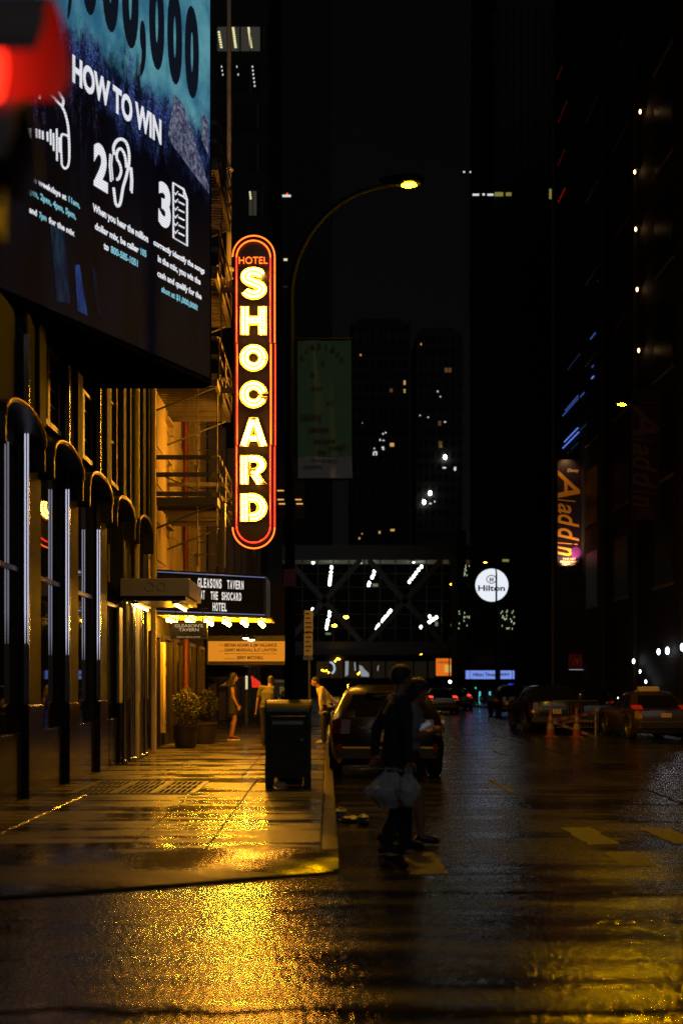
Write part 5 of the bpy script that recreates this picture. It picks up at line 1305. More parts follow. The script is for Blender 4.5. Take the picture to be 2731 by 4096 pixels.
car_copy(f1, 'distant dark car further down the middle lane, second from the parked SUV', (PX(1838, 72), 72, 0))
car_copy(f1, 'small far off car under the orange lit shop window', (PX(1730, 104), 104, 0))
car_copy(f1, 'small far off car beside the pole with the white lamp', (PX(1800, 112), 112, 0))
car_copy(suv2, 'dark parked vehicle in front of the blue lit hotel entrance', (9.7, 56, 0))
car_copy(c3, 'dark car parked ahead of the SUV on the near kerb', (1.05, 24.6, 0))

# ================================================================== cones and barricades
def cone(loc, label):
    t = thing('traffic_cone', label, 'traffic cone', group='cones beside the barricade')
    B().cbox(-.19, .19, -.19, .19, 0, .04, .02).build('base', 'cone_orange', t)
    B().lathe([(.145, .04), (.12, .25)], n=16).build('lower_body', 'cone_orange', t, smooth=40); B().lathe([(.1195, .25), (.095, .42)], n=16).build('collar', 'cone_white', t, smooth=40)
    B().lathe([(.0945, .42), (.082, .52)], n=16).build('mid_body', 'cone_orange', t, smooth=40); B().lathe([(.0815, .52), (.064, .64)], n=16).build('collar', 'cone_white', t, smooth=40)
    B().lathe([(.0635, .64), (.035, .9), (.03, .92), (0, .92)], n=16).build('tip', 'cone_orange', t, smooth=40)
    place(t, loc, 0, 1.0)
cone((PX(2200, 34.2), 34.2, 0), 'orange traffic cone with pale collars, the one nearer the road centre')
cone((PX(2305, 33.8), 33.8, 0), 'orange traffic cone with pale collars standing by the crossed boards')
br = thing('barricade', 'collapsed wooden barricade of striped crossed boards between the cones', 'barricade', (7.6, 34.9, 0))
def board(a, c, w_=.15, th_=.03):
    a, c = Vector(a), Vector(c); d = (c - a).normalized(); up = Vector((0, 0, 1)) - d * d.z; up.normalize(); nn = d.cross(up)
    bd = None; n = 9
    for k in range(n):
        p, q = a.lerp(c, k / n), a.lerp(c, (k + 1) / n)
        b = B(); b.prism([p - up * w_ / 2, q - up * w_ / 2, q + up * w_ / 2, p + up * w_ / 2], nn * th_); b.build('stripe', 'cone_orange' if k % 2 else 'cone_white', br)
board(P(2200, 2882, 34.8), P(2385, 2850, 35.6), .09); board(P(2210, 2888, 34.6), P(2385, 2950, 34.4), .08); board(P(2250, 2893, 34.9), P(2300, 2880, 35), .07); board(P(2310, 2882, 34.5), P(2380, 2886, 34.7), .07)
for px in (2203, 2380): B().tube([P(px, 2860, 35.2), (PX(px, 35.2), 35.2, 0)], .03, 6).build('leg', 'galv', br)
fg = thing('crowd_barrier', 'grey steel crowd barrier with thin upright bars behind the cones', 'barrier', (8, 36.2, 0))
xa, xb = PX(2205, 36.2), PX(2390, 36.2)
B().tube([(xa, 36.2, .1), (xa, 36.2, 1.1), (xb, 36.2, 1.1), (xb, 36.2, .1)], .02, 8).build('frame', 'galv_dark', fg); B().tube([(xa, 36.2, .22), (xb, 36.2, .22)], .016, 6).build('bottom_rail', 'galv_dark', fg)
bar = B().tube([(0, 0, .22), (0, 0, 1.1)], .009, 6).mesh('upright_bar', 'galv_dark')
for k in range(1, 14): inst('upright_bar', bar, fg, T(xa + (xb - xa) * k / 14, 36.2, 0))
for x in (xa, xb): B().box(x - .02, x + .02, 35.9, 36.5, 0, .03).build('foot', 'galv_dark', fg)

# ================================================================== near traffic signal (top left)
sg = thing('traffic_signal', 'blurred traffic signal showing red, cut off by the picture edge beside the video screen', 'traffic light', (-.85, 2.4, 2.6))
B().cbox(-.97, -.735, 2.27, 2.53, 2.61, 3.10, .02).build('housing', 'signal_black', sg)
for k, (z, m_, ln) in enumerate(((2.975, 'signal_red', .145), (2.75, 'lens_off', .08))):
    B().lathe([(0, .025), (.06, .018), (.10, .0)], (-.734, 2.4, z), 20, 'x').build('lens', m_, sg, smooth=True)
    b = B(); n = 24; vs = []
    for i in range(n + 1):
        a = R(-25 + 230 * i / n); cut = ln - .05 * max(0, -math.sin(a))
        for xx in (0, cut): vs += [(-.733 + xx, 2.4 + .112 * math.cos(a), z + .112 * math.sin(a)), (-.733 + xx, 2.4 + .107 * math.cos(a), z + .107 * math.sin(a))]
    fs = []
    for i in range(n): o = i * 4; fs += [(o, o + 4, o + 6, o + 2), (o + 1, o + 3, o + 7, o + 5), (o + 2, o + 6, o + 7, o + 3)]
    b.add(vs, fs); b.build('visor', 'visor_inner', sg, smooth=50)
B().tube([(-.88, 2.4, 3.10), (-.88, 2.4, 3.25), (-2.2, 2.4, 3.3)], .03, 10).build('bracket_arm', 'pole_metal', sg, smooth=40); B().tube([(-2.2, 2.4, 0), (-2.2, 2.4, 4.0)], .09, 12).build('pole', 'pole_metal', sg, smooth=40)

# ================================================================== far side of the street
XR = 14.6
def YR(px): return XR * F / (px - HX)
rb = thing('theatre_block', 'tall dark building on the far side with lamps and vertical banners', 'building', (20, 50, .15))
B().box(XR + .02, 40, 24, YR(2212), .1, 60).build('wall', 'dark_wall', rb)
Yc = YR(2206) + .4
B().cbox(PX(2204, Yc), PX(2234, Yc), Yc - .35, Yc, .15, 48, .03).build('corner_pilaster', 'pilaster_pale', rb)
for k, y0 in enumerate((26, 32, 38.5, 45, 52, 58)):
    B().cbox(XR - .18, XR + .019, y0, y0 + .8, .15, 40, .03).build('pilaster', 'dark_wall', rb)
    for j in range(7):
        w = B().box(XR - .01, XR + .015, y0 + 1.6, y0 + 4.2, 6 + j * 4.6, 9 + j * 4.6).build('window', 'dull_glass', rb)
        B().box(XR - .06, XR + .01, y0 + 1.5, y0 + 4.3, 5.85 + j * 4.6, 5.99 + j * 4.6).build('sill', 'stone_dark', w)
for (px, py) in ((2580, 447), (2558, 688), (2562, 917), (2568, 1158), (2574, 1402)):
    Yl = YR(px); z = PZ(py, Yl); w = B().cbox(XR - .22, XR + .0, Yl - .08, Yl + .08, z + .12, z + .2, .02).build('wall_lamp', 'black_metal', rb)
    B().ball((XR - .25, Yl, z), (.05, .05, .10), 10, 8).build('bulb', 'wall_bulb', w)
for (a, c, m_) in (((2250, 1795, 2316, 1732), 0, 'bar_blue'), ((2256, 1770, 2313, 1713), 0, 'bar_blue'), ((2270, 1813, 2313, 1763), 0, 'bar_dim'), ((2250, 1666, 2313, 1600), 0, 'bar_mid'), ((2260, 1644, 2313, 1578), 0, 'bar_mid'), ((2360, 1360, 2382, 1334), 0, 'bar_mid'), ((2366, 1516, 2376, 1506), 0, 'bar_blue'), ((2391, 1128, 2413, 1106), 0, 'bar_mid'), ((2270, 1481, 2320, 1412), 0, 'bar_dim'), ((2368, 1470, 2375, 1463), 0, 'bar_mid'), ((2320, 1590, 2337, 1572), 0, 'bar_mid'), ((2320, 1722, 2345, 1694), 0, 'bar_dim'),
                   ((2232, 494, 2269, 400), 0, 'bar_red'), ((2229, 669, 2260, 594), 0, 'bar_red'), ((2232, 813, 2260, 770), 0, 'bar_red2'), ((2228, 320, 2249, 262), 0, 'bar_red')):  # red ones: reflections on the facade put in as glowing bars
    ya, yb = YR(a[0]), YR(a[2]); za_ = PZ(a[1], ya)
    b = B(); n = max(2, int((ya - yb) / .5))
    for k in range(n):
        u0, u1 = yb + (ya - yb) * k / n, yb + (ya - yb) * (k + .72) / n
        b.box(XR - .07, XR - .02, u0, u1, za_ - .03, za_ + .03)
    b.build('glow_bar', m_, rb)
# vertical show banners
def show_banner(pxl, pxr, y_top, y_bot, label, lit):
    Yk = YR(pxr); t = thing('show_banner', label, 'banner', (PX(pxl, Yk), Yk, PZ(y_bot, Yk)), 'vertical show banners')
    xl, xr, zt_, zb_ = PX(pxl, Yk), PX(pxr, Yk), PZ(y_top, Yk), PZ(y_bot, Yk)
    B().box(xl, xr, Yk, Yk + .10, zb_, zt_).build('panel', 'banner_purple', t)
    for z in (zb_ + .15, zt_ - .15): B().box(xr, XR + .02, Yk + .02, Yk + .08, z, z + .08).build('bracket', 'black_metal', t)
    h = zt_ - zb_; w_ = xr - xl
    lettering('Disney', 'gold_pale' if lit else 'gold_unlit', (xl + w_ * .42, Yk - .002, zt_ - h * .118), (1, 0, 0), (0, 0, 1), (0, -1, 0), w_ * .5, h * .035, t, 'lettering', .005, .01, slant=.2)
    zw = zt_ - h * .10
    for ch, u0, u1, vv in (('A', 0, .30, 1.0), ('l', .315, .345, .8), ('a', .36, .47, .60), ('d', .48, .62, .95), ('d', .63, .77, .95), ('i', .785, .81, .9), ('n', .825, .93, .62)):
        lettering(ch, 'gold' if lit else 'gold_unlit', (xl + w_ * .02, Yk - .002, zw - u0 * h * .86), (0, 0, -1), (1, 0, 0), (0, -1, 0), (u1 - u0) * h * .86, w_ * .94 * vv, t, 'letter', .012, .012, fit='box', slant=.3)
    for s_, zz, ww in (('THE HIT', .062, .56), ('BROADWAY', .036, .78), ('MUSICAL', .012, .62)):
        lettering(s_, 'gold_pale' if lit else 'gold_unlit', (xl + w_ * (1 - ww) / 2, Yk - .002, zb_ + h * zz), (1, 0, 0), (0, 0, 1), (0, -1, 0), w_ * ww, h * .018, t, 'lettering', .005, .008)
    b = B(); b.prism([(xl + w_ * (.78 + .22 * math.cos(2 * math.pi * i / 18)), Yk - .003, zb_ + h * (.13 + .055 * math.sin(2 * math.pi * i / 18))) for i in range(18)], (0, -.002, 0)); b.build('painted_glow', 'magenta_glow' if lit else 'banner_purple', t)  # magenta glow at the banner foot painted on as a patch
    if lit:
        for nm, zl, e_, col in (('lower', zb_ - .25, 420, (1, .62, .35)), ('upper', zt_ + .35, 60, (1, .55, .2))):
            f = B().cbox(xl + .35, xl + .75, Yk - .75, Yk - .6, zl - .06, zl + .06, .02).build('flood_lamp', 'black_metal', t)
            B().tube([(xl + .55, Yk - .6, zl), (xl + .55, Yk + .05, zl + (.2 if nm == 'lower' else -.2))], .02, 6).build('lamp_arm', 'black_metal', f)
            L = bpy.data.lights.new('flood', 'SPOT'); L.energy = e_; L.color = col; L.spot_size = R(95); L.spot_blend = .7; L.shadow_soft_size = .06
            lo_ = bpy.data.objects.new('flood_light', L); mwl = T(xl + .55, Yk - .68, zl + (.09 if nm == 'lower' else -.09)) @ Vector((0, .62, 1.0 if nm == 'lower' else -1.0)).to_track_quat('-Z', 'Y').to_matrix().to_4x4()
            link(lo_, f, mwl)
    return t
show_banner(2228, 2322, 1838, 2266, 'purple show banner with gold script letters lit from below', True)
show_banner(2525, 2640, 1560, 2080, 'dim unlit show banner with gold script letters near the picture edge', False)
# storefront lights and small restaurant sign
for k, (px, py, s_) in enumerate(((2632, 2607, 1.3), (2667, 2603, 1.5), (2727, 2589, 1.5), (2532, 2645, 1.1), (2558, 2686, .8), (2581, 2727, .8), (2470, 2793, .5))):
    Yl = YR(px) * .98; z = PZ(py, Yl); t = thing('globe_light', 'white globe lamp on the far shop front, %s from the picture edge' % ('third', 'second', 'first', 'sixth', 'fifth', 'fourth', 'seventh')[k], 'lamp', (XR - .3, Yl, z), 'shop front globe lamps')
    xg = PX(px, Yl)
    B().ball((xg, Yl, z), (.055 * s_, .055 * s_, .105 * s_), 12, 8).build('globe', 'globe_white', t, smooth=True)
    B().tube([(xg, Yl, z - .10 * s_), (xg, Yl, z - .3), (XR + .03, Yl, z - .32)], .018, 6).build('bracket', 'black_metal', t)
Yd = YR(2330)
rsg = thing('restaurant_sign', 'small dim red sign with a faint golden arched letter', 'sign', (PX(2300, Yd), Yd, PZ(2680, Yd)))
B().box(PX(2272, Yd), PX(2328, Yd), Yd, Yd + .12, PZ(2674, Yd), PZ(2616, Yd)).build('panel', 'sign_dimred', rsg)
b = B(); ca_, cz_ = PX(2307, Yd), PZ(2664, Yd); 
for s in (-1, 1): b.tube([(ca_ + s * .12 + .12 * math.cos(math.pi * i / 10), Yd - .01, cz_ + .42 * math.sin(math.pi * i / 10)) for i in range(11)], .022, 6)
b.build('arched_letter', 'gold_dim', rsg); B().box(PX(2276, Yd), PX(2330, Yd), Yd - .02, Yd + .1, PZ(2680, Yd), PZ(2677, Yd)).build('bottom_light', 'cold_dim', rsg)
B().box(PX(2328, Yd), XR + .02, Yd + .04, Yd + .1, PZ(2650, Yd), PZ(2640, Yd)).build('bracket', 'black_metal', rsg)
# hotel with the round sign
YH = 94.0
hb = thing('far_hotel', 'fluted dark hotel tower with lit lobby behind the round white sign', 'building', (18, 100, .15))
B().box(XR, 60, YH + 1, 112, .1, 110).build('wall', 'dark_wall', hb)
for k in range(14):
    B().cbox(XR - .25, XR - .005, YH + 1.2 + k * 1.2, YH + 1.6 + k * 1.2, 4.5, 60, .03).build('flute', 'dark_wall', hb)
for k in range(9):
    B().cbox(XR + .2 + k * .62, XR + .5 + k * .62, YH + .75, YH + .995, 4.5, 60, .03).build('flute', 'dark_wall', hb)
for px, py, w_, h_, m_ in ((1902, 779, 26, 8, 'win_white'), (1933, 778, 9, 8, 'win_white'), (1960, 779, 24, 8, 'win_white'), (1994, 777, 34, 16, 'win_olive'), (2033, 777, 22, 14, 'win_olive'), (2205, 776, 20, 40, 'win_olive'),
                           (1855, 688, 8, 6, 'win_white'), (1880, 688, 6, 6, 'win_white'), (2021, 2242, 26, 10, 'win_olive')):
    Yw = YH + .74; B().box(PX(px - w_ / 2, Yw), PX(px + w_ / 2, Yw), Yw - .02, Yw, PZ(py + h_ / 2, Yw), PZ(py - h_ / 2, Yw)).build('lit_window', m_, hb)
rr = random.Random(5)
for k in range(70):      # tiny glowing boxes painted in as glints on the glass
    z_, px = ((rr.uniform(2262, 2305), rr.uniform(1850, 1905)) if k < 22 else (rr.uniform(2445, 2515), rr.uniform(1832, 1905)) if k < 46 else (rr.uniform(2440, 2515), rr.uniform(2000, 2056)))
    Yw = 92.6 if px > 1950 else 116.0
    B().box(PX(px - 1.3, Yw), PX(px + 1.3, Yw), Yw, Yw + .03, PZ(z_ + 3.2, Yw), PZ(z_ - 3.2, Yw)).build('glass_glint', 'win_green', hb)
B().box(PX(1828, 116.2), XR, 116.1, 122, 2.5, 18).build('side_wing', 'dark_wall', hb); B().box(PX(1995, 92.8), PX(2062, 92.8), 92.7, YH + .7, 2.5, 8.3).build('bay_front', 'dark_wall', hb)
B().box(PX(1905, 92.4), PX(1998, 92.4), 92.3, 92.6, .15, 3.4).build('lobby_wall', 'dark_wall', hb)
for px in (1918, 1958): B().box(PX(px - 3.5, 92.2), PX(px + 3.5, 92.2), 92.2, 92.25, PZ(2815, 92.2), PZ(2766, 92.2)).build('lobby_light', 'teal_light', hb)
B().box(PX(2032, 92), PX(2053, 92), 91.9, 92, PZ(2830, 92), PZ(2733, 92)).build('blue_pane', 'blue_pane', hb)
hsn = thing('round_sign', 'round white lit hotel sign with dark blue lettering', 'sign', (PX(1965, YH), YH, PZ(2408, YH)))
cx_, cz_ = PX(1965, YH), PZ(2341, YH); rd = 66 / F * YH
B().lathe([(0, .12), (rd, .12), (rd + .05, .08), (rd + .05, -.2), (0, -.2)], (cx_, YH, cz_), 40, 'y').build('drum', 'black_metal', hsn, smooth=30)
B().lathe([(0, .135), (rd - .03, .135), (rd, .12)], (cx_, YH, cz_), 40, 'y').build('lit_face', 'hotel_white', hsn)
lettering('Hilton', 'hotel_navy', P(1911, 2364, YH - .14), (1, 0, 0), (0, 0, 1), (0, -1, 0), PX(2018, YH) - PX(1911, YH), PZ(2339, YH) - PZ(2364, YH), hsn, 'lettering', .025, .01)
lettering('H', 'hotel_navy', P(1957, 2327, YH - .14), (1, 0, 0), (0, 0, 1), (0, -1, 0), PX(1972, YH) - PX(1957, YH), PZ(2309, YH) - PZ(2327, YH), hsn, 'emblem', .05, .01)
b = B(); b.tube([(cx_ + (-2 + 19 * math.cos(R(a))) / F * YH, YH - .145, cz_ + (23 + 16 * math.sin(R(a))) / F * YH) for a in range(20, 350, 15)], .035, 6); b.build('emblem', 'hotel_navy', hsn)
B().box(cx_ + rd, XR + 1, YH + .02, YH + .12, cz_ - .1, cz_ + .1).build('bracket', 'black_metal', hsn)
hc = thing('hotel_canopy_sign', 'long blue lit entrance sign with dark lettering, below the round sign', 'sign', (PX(1958, 91), 91, PZ(2716, 91)))
YC_ = 91.0
for a, c in ((1862, 1878), (1880, 1980), (2001, 2046), (2049, 2056)):
    B().box(PX(a, YC_), PX(c, YC_), YC_, YC_ + .08, PZ(2716, YC_), PZ(2682, YC_)).build('lit_panel', 'hotel_blue', hc)
B().box(PX(1861, YC_), PX(2057, YC_), YC_ + .085, YC_ + 1.3, PZ(2718, YC_), PZ(2680, YC_)).build('box', 'black_metal', hc)
lettering('Hilton Times', 'hotel_navy', P(1890, 2705, YC_ - .005), (1, 0, 0), (0, 0, 1), (0, -1, 0), PX(1980, YC_) - PX(1890, YC_), PZ(2690, YC_) - PZ(2705, YC_), hc, 'lettering', .02, .01)
lettering('quare', 'hotel_navy', P(2000, 2706, YC_ - .005), (1, 0, 0), (0, 0, 1), (0, -1, 0), PX(2036, YC_) - PX(2000, YC_), PZ(2693, YC_) - PZ(2706, YC_), hc, 'lettering', .02, .01, fit='box')
for px in (1870, 2050): B().tube([(PX(px, 91.6), 91.6, .15), (PX(px, 91.6), 91.6, PZ(2718, 91.6))], .05, 8).build('post', 'black_metal', hc)

# ================================================================== trussed terminal across the end of the street
YT = 175.0
tb = thing('trussed_terminal', 'wide bus terminal block with giant cross bracing and rows of white ceiling lamps', 'building', (10, 180, 6))
zb0, zb1, zt0, zt1 = PZ(2620, YT), PZ(2566, YT), PZ(2240, YT), PZ(2180, YT)
XA, XB = -30, 60
B().box(XA, XB, YT, YT + 14, zb0, zb1).build('lower_band', 'truss_grey', tb); B().box(XA, XB, YT, YT + 14, zt0, zt1).build('upper_band', 'truss_grey', tb)
B().box(XA, XB, YT + 6, YT + 14, zb1, zt0).build('inner_wall', 'black_void', tb)
px0 = 1271 - 62 * 2
for k in range(12):
    x = PX(px0 + 62 * k, YT); B().box(x - .09, x + .09, YT - .12, YT + .0, zb1, zt0).build('mullion', 'truss_grey', tb)
for k in range(1, 6):
    z = zb1 + (zt0 - zb1) * k / 6; B().box(XA, XB, YT - .10, YT - .01, z - .07, z + .07).build('transom', 'truss_grey', tb)
for cxp in (975, 1297, 1619, 1941):
    for s in (-1, 1):
        a = Vector((PX(cxp - s * 145, YT), YT - .3, zb1)); c = Vector((PX(cxp + s * 145, YT), YT - .3, zt0)); d = (c - a).normalized(); n_ = Vector((-d.z, 0, d.x)) * .42
        B().prism([a - n_, a + n_, c + n_, c - n_], (0, .15 + .02 * s, 0)).build('brace', 'truss_brace', tb)
lamp_me = B().ball((0, 0, 0), (.24, .2, .30), 8, 6).mesh('ceiling_lamp', 'lamp_cold', True)
LT = [(165, 130), (160, 155), (275, 188), (272, 220), (270, 242), (267, 258), (265, 275), (263, 293), (457, 153), (543, 212), (538, 232), (530, 250), (512, 285), (507, 300), (790, 150), (838, 183), (820, 203), (805, 223), (790, 243), (775, 260), (763, 278),
      (157, 452), (264, 468), (262, 490), (253, 520), (250, 535), (247, 550), (244, 568), (645, 460), (635, 473), (625, 487), (612, 500), (600, 515), (595, 525), (575, 548), (567, 556), (558, 570), (890, 495), (932, 502), (913, 513), (895, 525), (883, 535), (835, 562)]
for x, y in LT:
    px, py = 1150 + x * .6378, 2150 + y * .6378; c = P(px, py, YT + 3); inst('ceiling_lamp', lamp_me, tb, T(*c))
lamp_o = B().ball((0, 0, 0), (.42, .2, .22), 8, 6).mesh('ceiling_lamp', 'sodium_far', True)
for x, y in ((367, 500), (293, 553), (1035, 293)): inst('ceiling_lamp', lamp_o, tb, T(*P(1150 + x * .6378, 2150 + y * .6378, YT + 2)))
for (px, py, w_, h_) in ((1505, 2332, 22, 14), (1755, 2490, 12, 18), (1820, 2495, 14, 10), (1312, 2530, 22, 8)):
    B().box(PX(px - w_ / 2, YT), PX(px + w_ / 2, YT), YT + 4, YT + 4.05, PZ(py + h_ / 2, YT), PZ(py - h_ / 2, YT)).build('lit_bay', 'win_green_dim', tb)
# shops under the terminal
sf = thing('far_shop_front', 'distant row of dim shop windows with white neon shapes under the trussed terminal', 'shop', (5, 174, .15))
Ysf = 174.0
B().box(-30, 60, Ysf + .5, YT + 10, .0, zb0 - .02).build('wall', 'dark_wall', sf)
for k in range(10):
    px = 1265 + k * 56; B().box(PX(px, Ysf), PX(px + 50, Ysf), Ysf + .3, Ysf + .48, PZ(2712, Ysf), PZ(2645, Ysf)).build('shop_window', 'shop_glass', sf)
q = [(1319, 2648), (1329, 2652), (1336, 2662), (1338, 2676), (1334, 2688), (1326, 2694)]
B().tube([P(x, y, Ysf + .2) for x, y in q], .16, 6).build('neon_crescent', 'neon_cold', sf)
for pts in ([(1381, 2645), (1394, 2645), (1392, 2700), (1380, 2706)], [(1416, 2650), (1421, 2648), (1423, 2682), (1418, 2684)], [(1436, 2660), (1447, 2664), (1460, 2680), (1474, 2692), (1476, 2707), (1445, 2706), (1438, 2690)], [(1510, 2664), (1514, 2660), (1512, 2684), (1508, 2682)]):
    B().prism([P(x, y, Ysf + .25) for x, y in pts], (0, .04, 0)).build('window_display', 'display_white', sf)
for px, py in ((1288, 2680), (1296, 2684), (1305, 2682), (1314, 2690), (1345, 2640), (1350, 2634), (1357, 2637), (1432, 2696), (1436, 2691), (1340, 2645)):
    B().ball(P(px, py, Ysf + .2), .1, 6, 4).build('spot_lamp', 'sodium_far', sf)
ow = thing('orange_shop_window', 'far orange lit shop window with a pale poster in it', 'shop window', (PX(1788, 173), 173, PZ(2703, 173)))
B().box(PX(1743, 173), PX(1833, 173), 173, 173.1, PZ(2703, 173), PZ(2634, 173)).build('panel', 'orange_window', ow)
B().box(PX(1777, 173), PX(1822, 173), 172.9, 172.99, PZ(2690, 173), PZ(2660, 173)).build('poster', 'poster_yellow', ow)
lettering('DINING', 'letter_brown', P(1752, 2654, 172.98), (1, 0, 0), (0, 0, 1), (0, -1, 0), PX(1800, 173) - PX(1752, 173), PZ(2644, 173) - PZ(2654, 173), ow, 'lettering', 0, .02)
B().box(PX(1740, 173), PX(1836, 173), 173.11, 174.4, .0, PZ(2630, 173)).build('shop_wall', 'dark_wall', ow)
# signal pole and lamp at the far crossing
spn = thing('far_signal_pole', 'thin far pole carrying a small white lamp and orange signs', 'traffic light', (PX(1797, 108), 108, 0))
B().tube([(PX(1797, 108), 108, 0), (PX(1795, 108), 108, PZ(2570, 108))], .06, 8).build('pole', 'pole_metal', spn); B().ball(P(1799, 2727, 107.8), .16, 8, 6).build('lamp', 'lamp_cold', spn)
B().box(PX(1788, 107.8), PX(1802, 107.8), 107.7, 107.8, PZ(2792, 107.8), PZ(2778, 107.8)).build('sign_box', 'orange_window', spn); B().ball(P(1902, 2752, 107.8), .1, 8, 6).build('green_lamp', 'green_light', spn)
B().tube([P(1797, 2745, 107.9), P(1903, 2746, 107.9)], .03, 6).build('mast_arm', 'pole_metal', spn)
for px, py, s_ in ((1718, 2781, 1), (1724, 2781, 1), (1730, 2782, 1), (1758, 2784, 1.2), (1764, 2788, 1.4), (1772, 2783, 1.2), (1858, 2798, 1), (1868, 2797, 1.2), (1890, 2798, 1.2)):
    t = thing('far_car_light', 'tiny red car light on an added stake, %s from the parked SUV along the far crossing' % ('first', 'second', 'third', 'fourth', 'fifth', 'sixth', 'seventh', 'eighth', 'ninth')[[1718, 1724, 1730, 1758, 1764, 1772, 1858, 1868, 1890].index(px)], 'lamp', P(px, py, 118), 'red car lights at the far crossing'); B().ball(P(px, py, 118), .09 * s_, 8, 6).build('lamp', 'tail_bright', t); B().tube([P(px, py, 118.0) - Vector((0, -.02, .08)), (PX(px, 118), 118.02, 0)], .012, 5).build('stake', 'black_metal', t)  # distant car lights, each held up by an added stake

# ================================================================== tall buildings behind
ot = thing('office_tower', 'dark office tower with strips of ceiling lights showing in a few windows, above the theatre', 'building', (-12, 80, 0))
Yo = 76.0
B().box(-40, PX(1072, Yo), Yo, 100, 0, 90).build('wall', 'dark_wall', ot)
def strip(px, y0, y1, n, m_, w_=9, dx=10):
    for k in range(n):
        t_ = k / max(1, n - 1); x = px + dx * t_; y = y0 + (y1 - y0) * t_
        B().box(PX(x - w_ / 2, Yo), PX(x + w_ / 2, Yo), Yo - .06, Yo - .03, PZ(y + 3.2, Yo), PZ(y - 3.2, Yo)).build('ceiling_light', m_, ot)
for (a, c, y0, y1, m_) in ((870, 958, 108, 205, 'win_dim'), (964, 1040, 108, 205, 'win_dim'), (1046, 1068, 108, 205, 'win_dark'), (870, 958, 262, 372, 'win_dark'), (964, 1040, 262, 372, 'win_dark'), (996, 1026, 765, 862, 'win_dim'), (1030, 1068, 765, 862, 'win_dark'), (870, 990, 420, 520, 'win_dark'), (996, 1068, 420, 520, 'win_dark'), (996, 1068, 580, 690, 'win_dark')):
    w = B().box(PX(a, Yo), PX(c, Yo), Yo - .02, Yo - .002, PZ(y1, Yo), PZ(y0, Yo)).build('window', m_, ot)
    B().box(PX((a + c) / 2 - 1.5, Yo), PX((a + c) / 2 + 1.5, Yo), Yo - .08, Yo - .021, PZ(y1, Yo), PZ(y0, Yo)).build('mullion', 'black_metal', w)
strip(876, 130, 190, 7, 'win_yellow'); strip(933, 114, 190, 10, 'win_yellow'); strip(995, 114, 190, 10, 'win_yellow')
strip(1010, 268, 345, 6, 'win_white', 5, 9); strip(887, 268, 300, 3, 'win_white', 4, 5); strip(1000, 770, 795, 4, 'win_yellow', 6, 3); strip(948, 268, 300, 2, 'win_white', 4, 5)
t2 = thing('slim_tower', 'unlit slim tower rising behind the street lamp arm, one bright strip near its top', 'building', (2, 210, 0))
Y2 = 210.0
B().box(PX(1085, Y2), PX(1330, Y2), Y2, Y2 + 20, 0, 150).build('wall', 'dark_wall', t2)
for px, py, w_, h_, m_ in ((1138, 784, 50, 8, 'win_white'), (1149, 776, 6, 6, 'tail_bright'), (1142, 1039, 14, 8, 'win_yellow'), (1144, 1147, 22, 3, 'win_dim'), (1228, 1435, 5, 5, 'win_amber'), (1449, 1253, 6, 5, 'tail_on'), (1577, 1253, 5, 5, 'tail_on')):
    tt = t2
    if px < 1330: B().box(PX(px - w_ / 2, Y2), PX(px + w_ / 2, Y2), Y2 - .1, Y2 - .02, PZ(py + h_ / 2, Y2), PZ(py - h_ / 2, Y2)).build('lit_window', m_, tt)
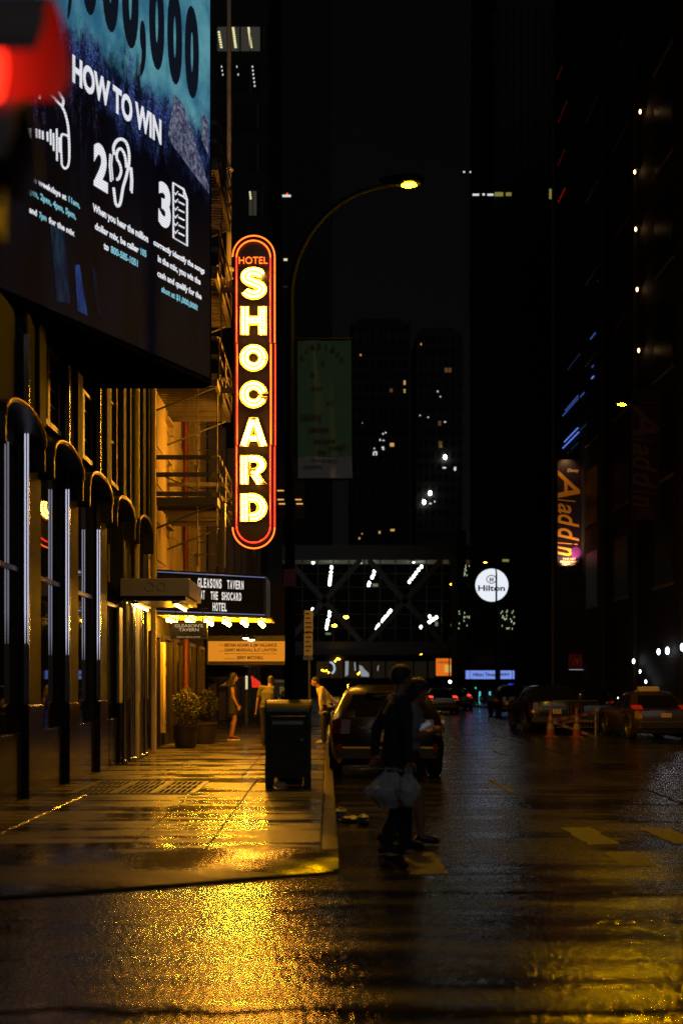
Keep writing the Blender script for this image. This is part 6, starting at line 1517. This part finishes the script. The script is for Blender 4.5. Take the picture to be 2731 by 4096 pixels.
def far_tower(label, Yf, pxa, pxb, ytop, wins, floods):
    t = thing('far_tower', label, 'building', (PX((pxa + pxb) / 2, Yf), Yf, 0))
    B().box(PX(pxa, Yf), PX(pxb, Yf), Yf, Yf + 20, 0, PZ(ytop, Yf)).build('wall', 'dark_wall', t)
    B().box(PX(pxa + 25, Yf), PX(pxb - 25, Yf), Yf + 4, Yf + 16, PZ(ytop, Yf) + .01, PZ(ytop - 40, Yf)).build('roof_house', 'dark_wall', t)
    rr = random.Random(int(pxa))
    n = int((pxb - pxa) / 26)
    for i in range(n):
        for j in range(int((2170 - ytop) / 46)):
            px, py = pxa + 14 + i * 26, ytop + 30 + j * 46
            B().box(PX(px - 7, Yf), PX(px + 7, Yf), Yf - .06, Yf - .01, PZ(py + 13, Yf), PZ(py - 13, Yf)).build('window', 'win_black', t)
    for (x, y, w_, h_, m_) in wins:
        px, py = 1150 + x * .4783, 1300 + y * .4783
        B().box(PX(px - w_ / 2, Yf), PX(px + w_ / 2, Yf), Yf - .14, Yf - .07, PZ(py + h_ / 2, Yf), PZ(py - h_ / 2, Yf)).build('lit_window', m_, t)
    for (x, y, s_) in floods:
        c = P(1150 + x * .4783, 1300 + y * .4783, Yf - .8); f = B().ball(c, (.32 * s_, .25, .42 * s_), 10, 8).build('flood_lamp', 'flood_white', t); B().tube([c, c + Vector((0, .9, 0))], .06, 6).build('arm', 'black_metal', f)
far_tower('far dark tower with a scatter of tiny lit windows, left of centre above the terminal', 240, 1400, 1640, 1290,
          [(977, 483, 7, 17, 'win_amber'), (977, 545, 7, 6, 'win_amber'), (977, 562, 6, 5, 'win_amber'), (865, 548, 12, 14, 'win_dim_amber'), (610, 252, 5, 7, 'win_amber'), (625, 820, 4, 3, 'win_amber'), (872, 1002, 16, 14, 'win_amber'), (600, 1785, 6, 8, 'win_amber'), (622, 1747, 6, 4, 'win_amber'), (768, 1735, 7, 10, 'win_amber'), (876, 1716, 16, 8, 'win_amber'),
           (725, 1033, 5, 4, 'win_white'), (718, 1078, 5, 12, 'win_white'), (742, 1075, 5, 14, 'win_white'), (730, 1062, 9, 4, 'win_white'), (796, 1025, 9, 6, 'win_white'), (800, 1040, 8, 4, 'win_white'), (772, 962, 4, 8, 'win_white'), (800, 966, 9, 3, 'win_white'), (797, 911, 5, 5, 'win_white'), (819, 901, 5, 5, 'win_white')], [])
far_tower('far dark tower with bright white flood lamps, beside the fluted hotel', 300, 1665, 1850, 1330,
          [(1115, 162, 5, 7, 'win_amber'), (1325, 378, 13, 18, 'win_dim_amber'), (1355, 378, 11, 18, 'win_dim_amber'), (1254, 556, 4, 7, 'win_white'), (1276, 600, 4, 5, 'win_white'), (1106, 757, 5, 4, 'win_white'), (1173, 773, 5, 4, 'win_white'), (1270, 822, 11, 18, 'win_dim_amber'), (1315, 812, 8, 4, 'win_white'), (1276, 1000, 14, 26, 'win_dim_amber'), (1284, 1016, 6, 8, 'win_amber'), (1310, 1195, 14, 6, 'win_white'), (1398, 1203, 8, 14, 'win_white'), (1192, 1494, 10, 5, 'win_white'), (1228, 1477, 4, 7, 'win_white'), (1345, 1200, 40, 6, 'win_dark')],
          [(1315, 1105, 1.5), (1190, 1405, 1.45), (1140, 1480, 1.45)])
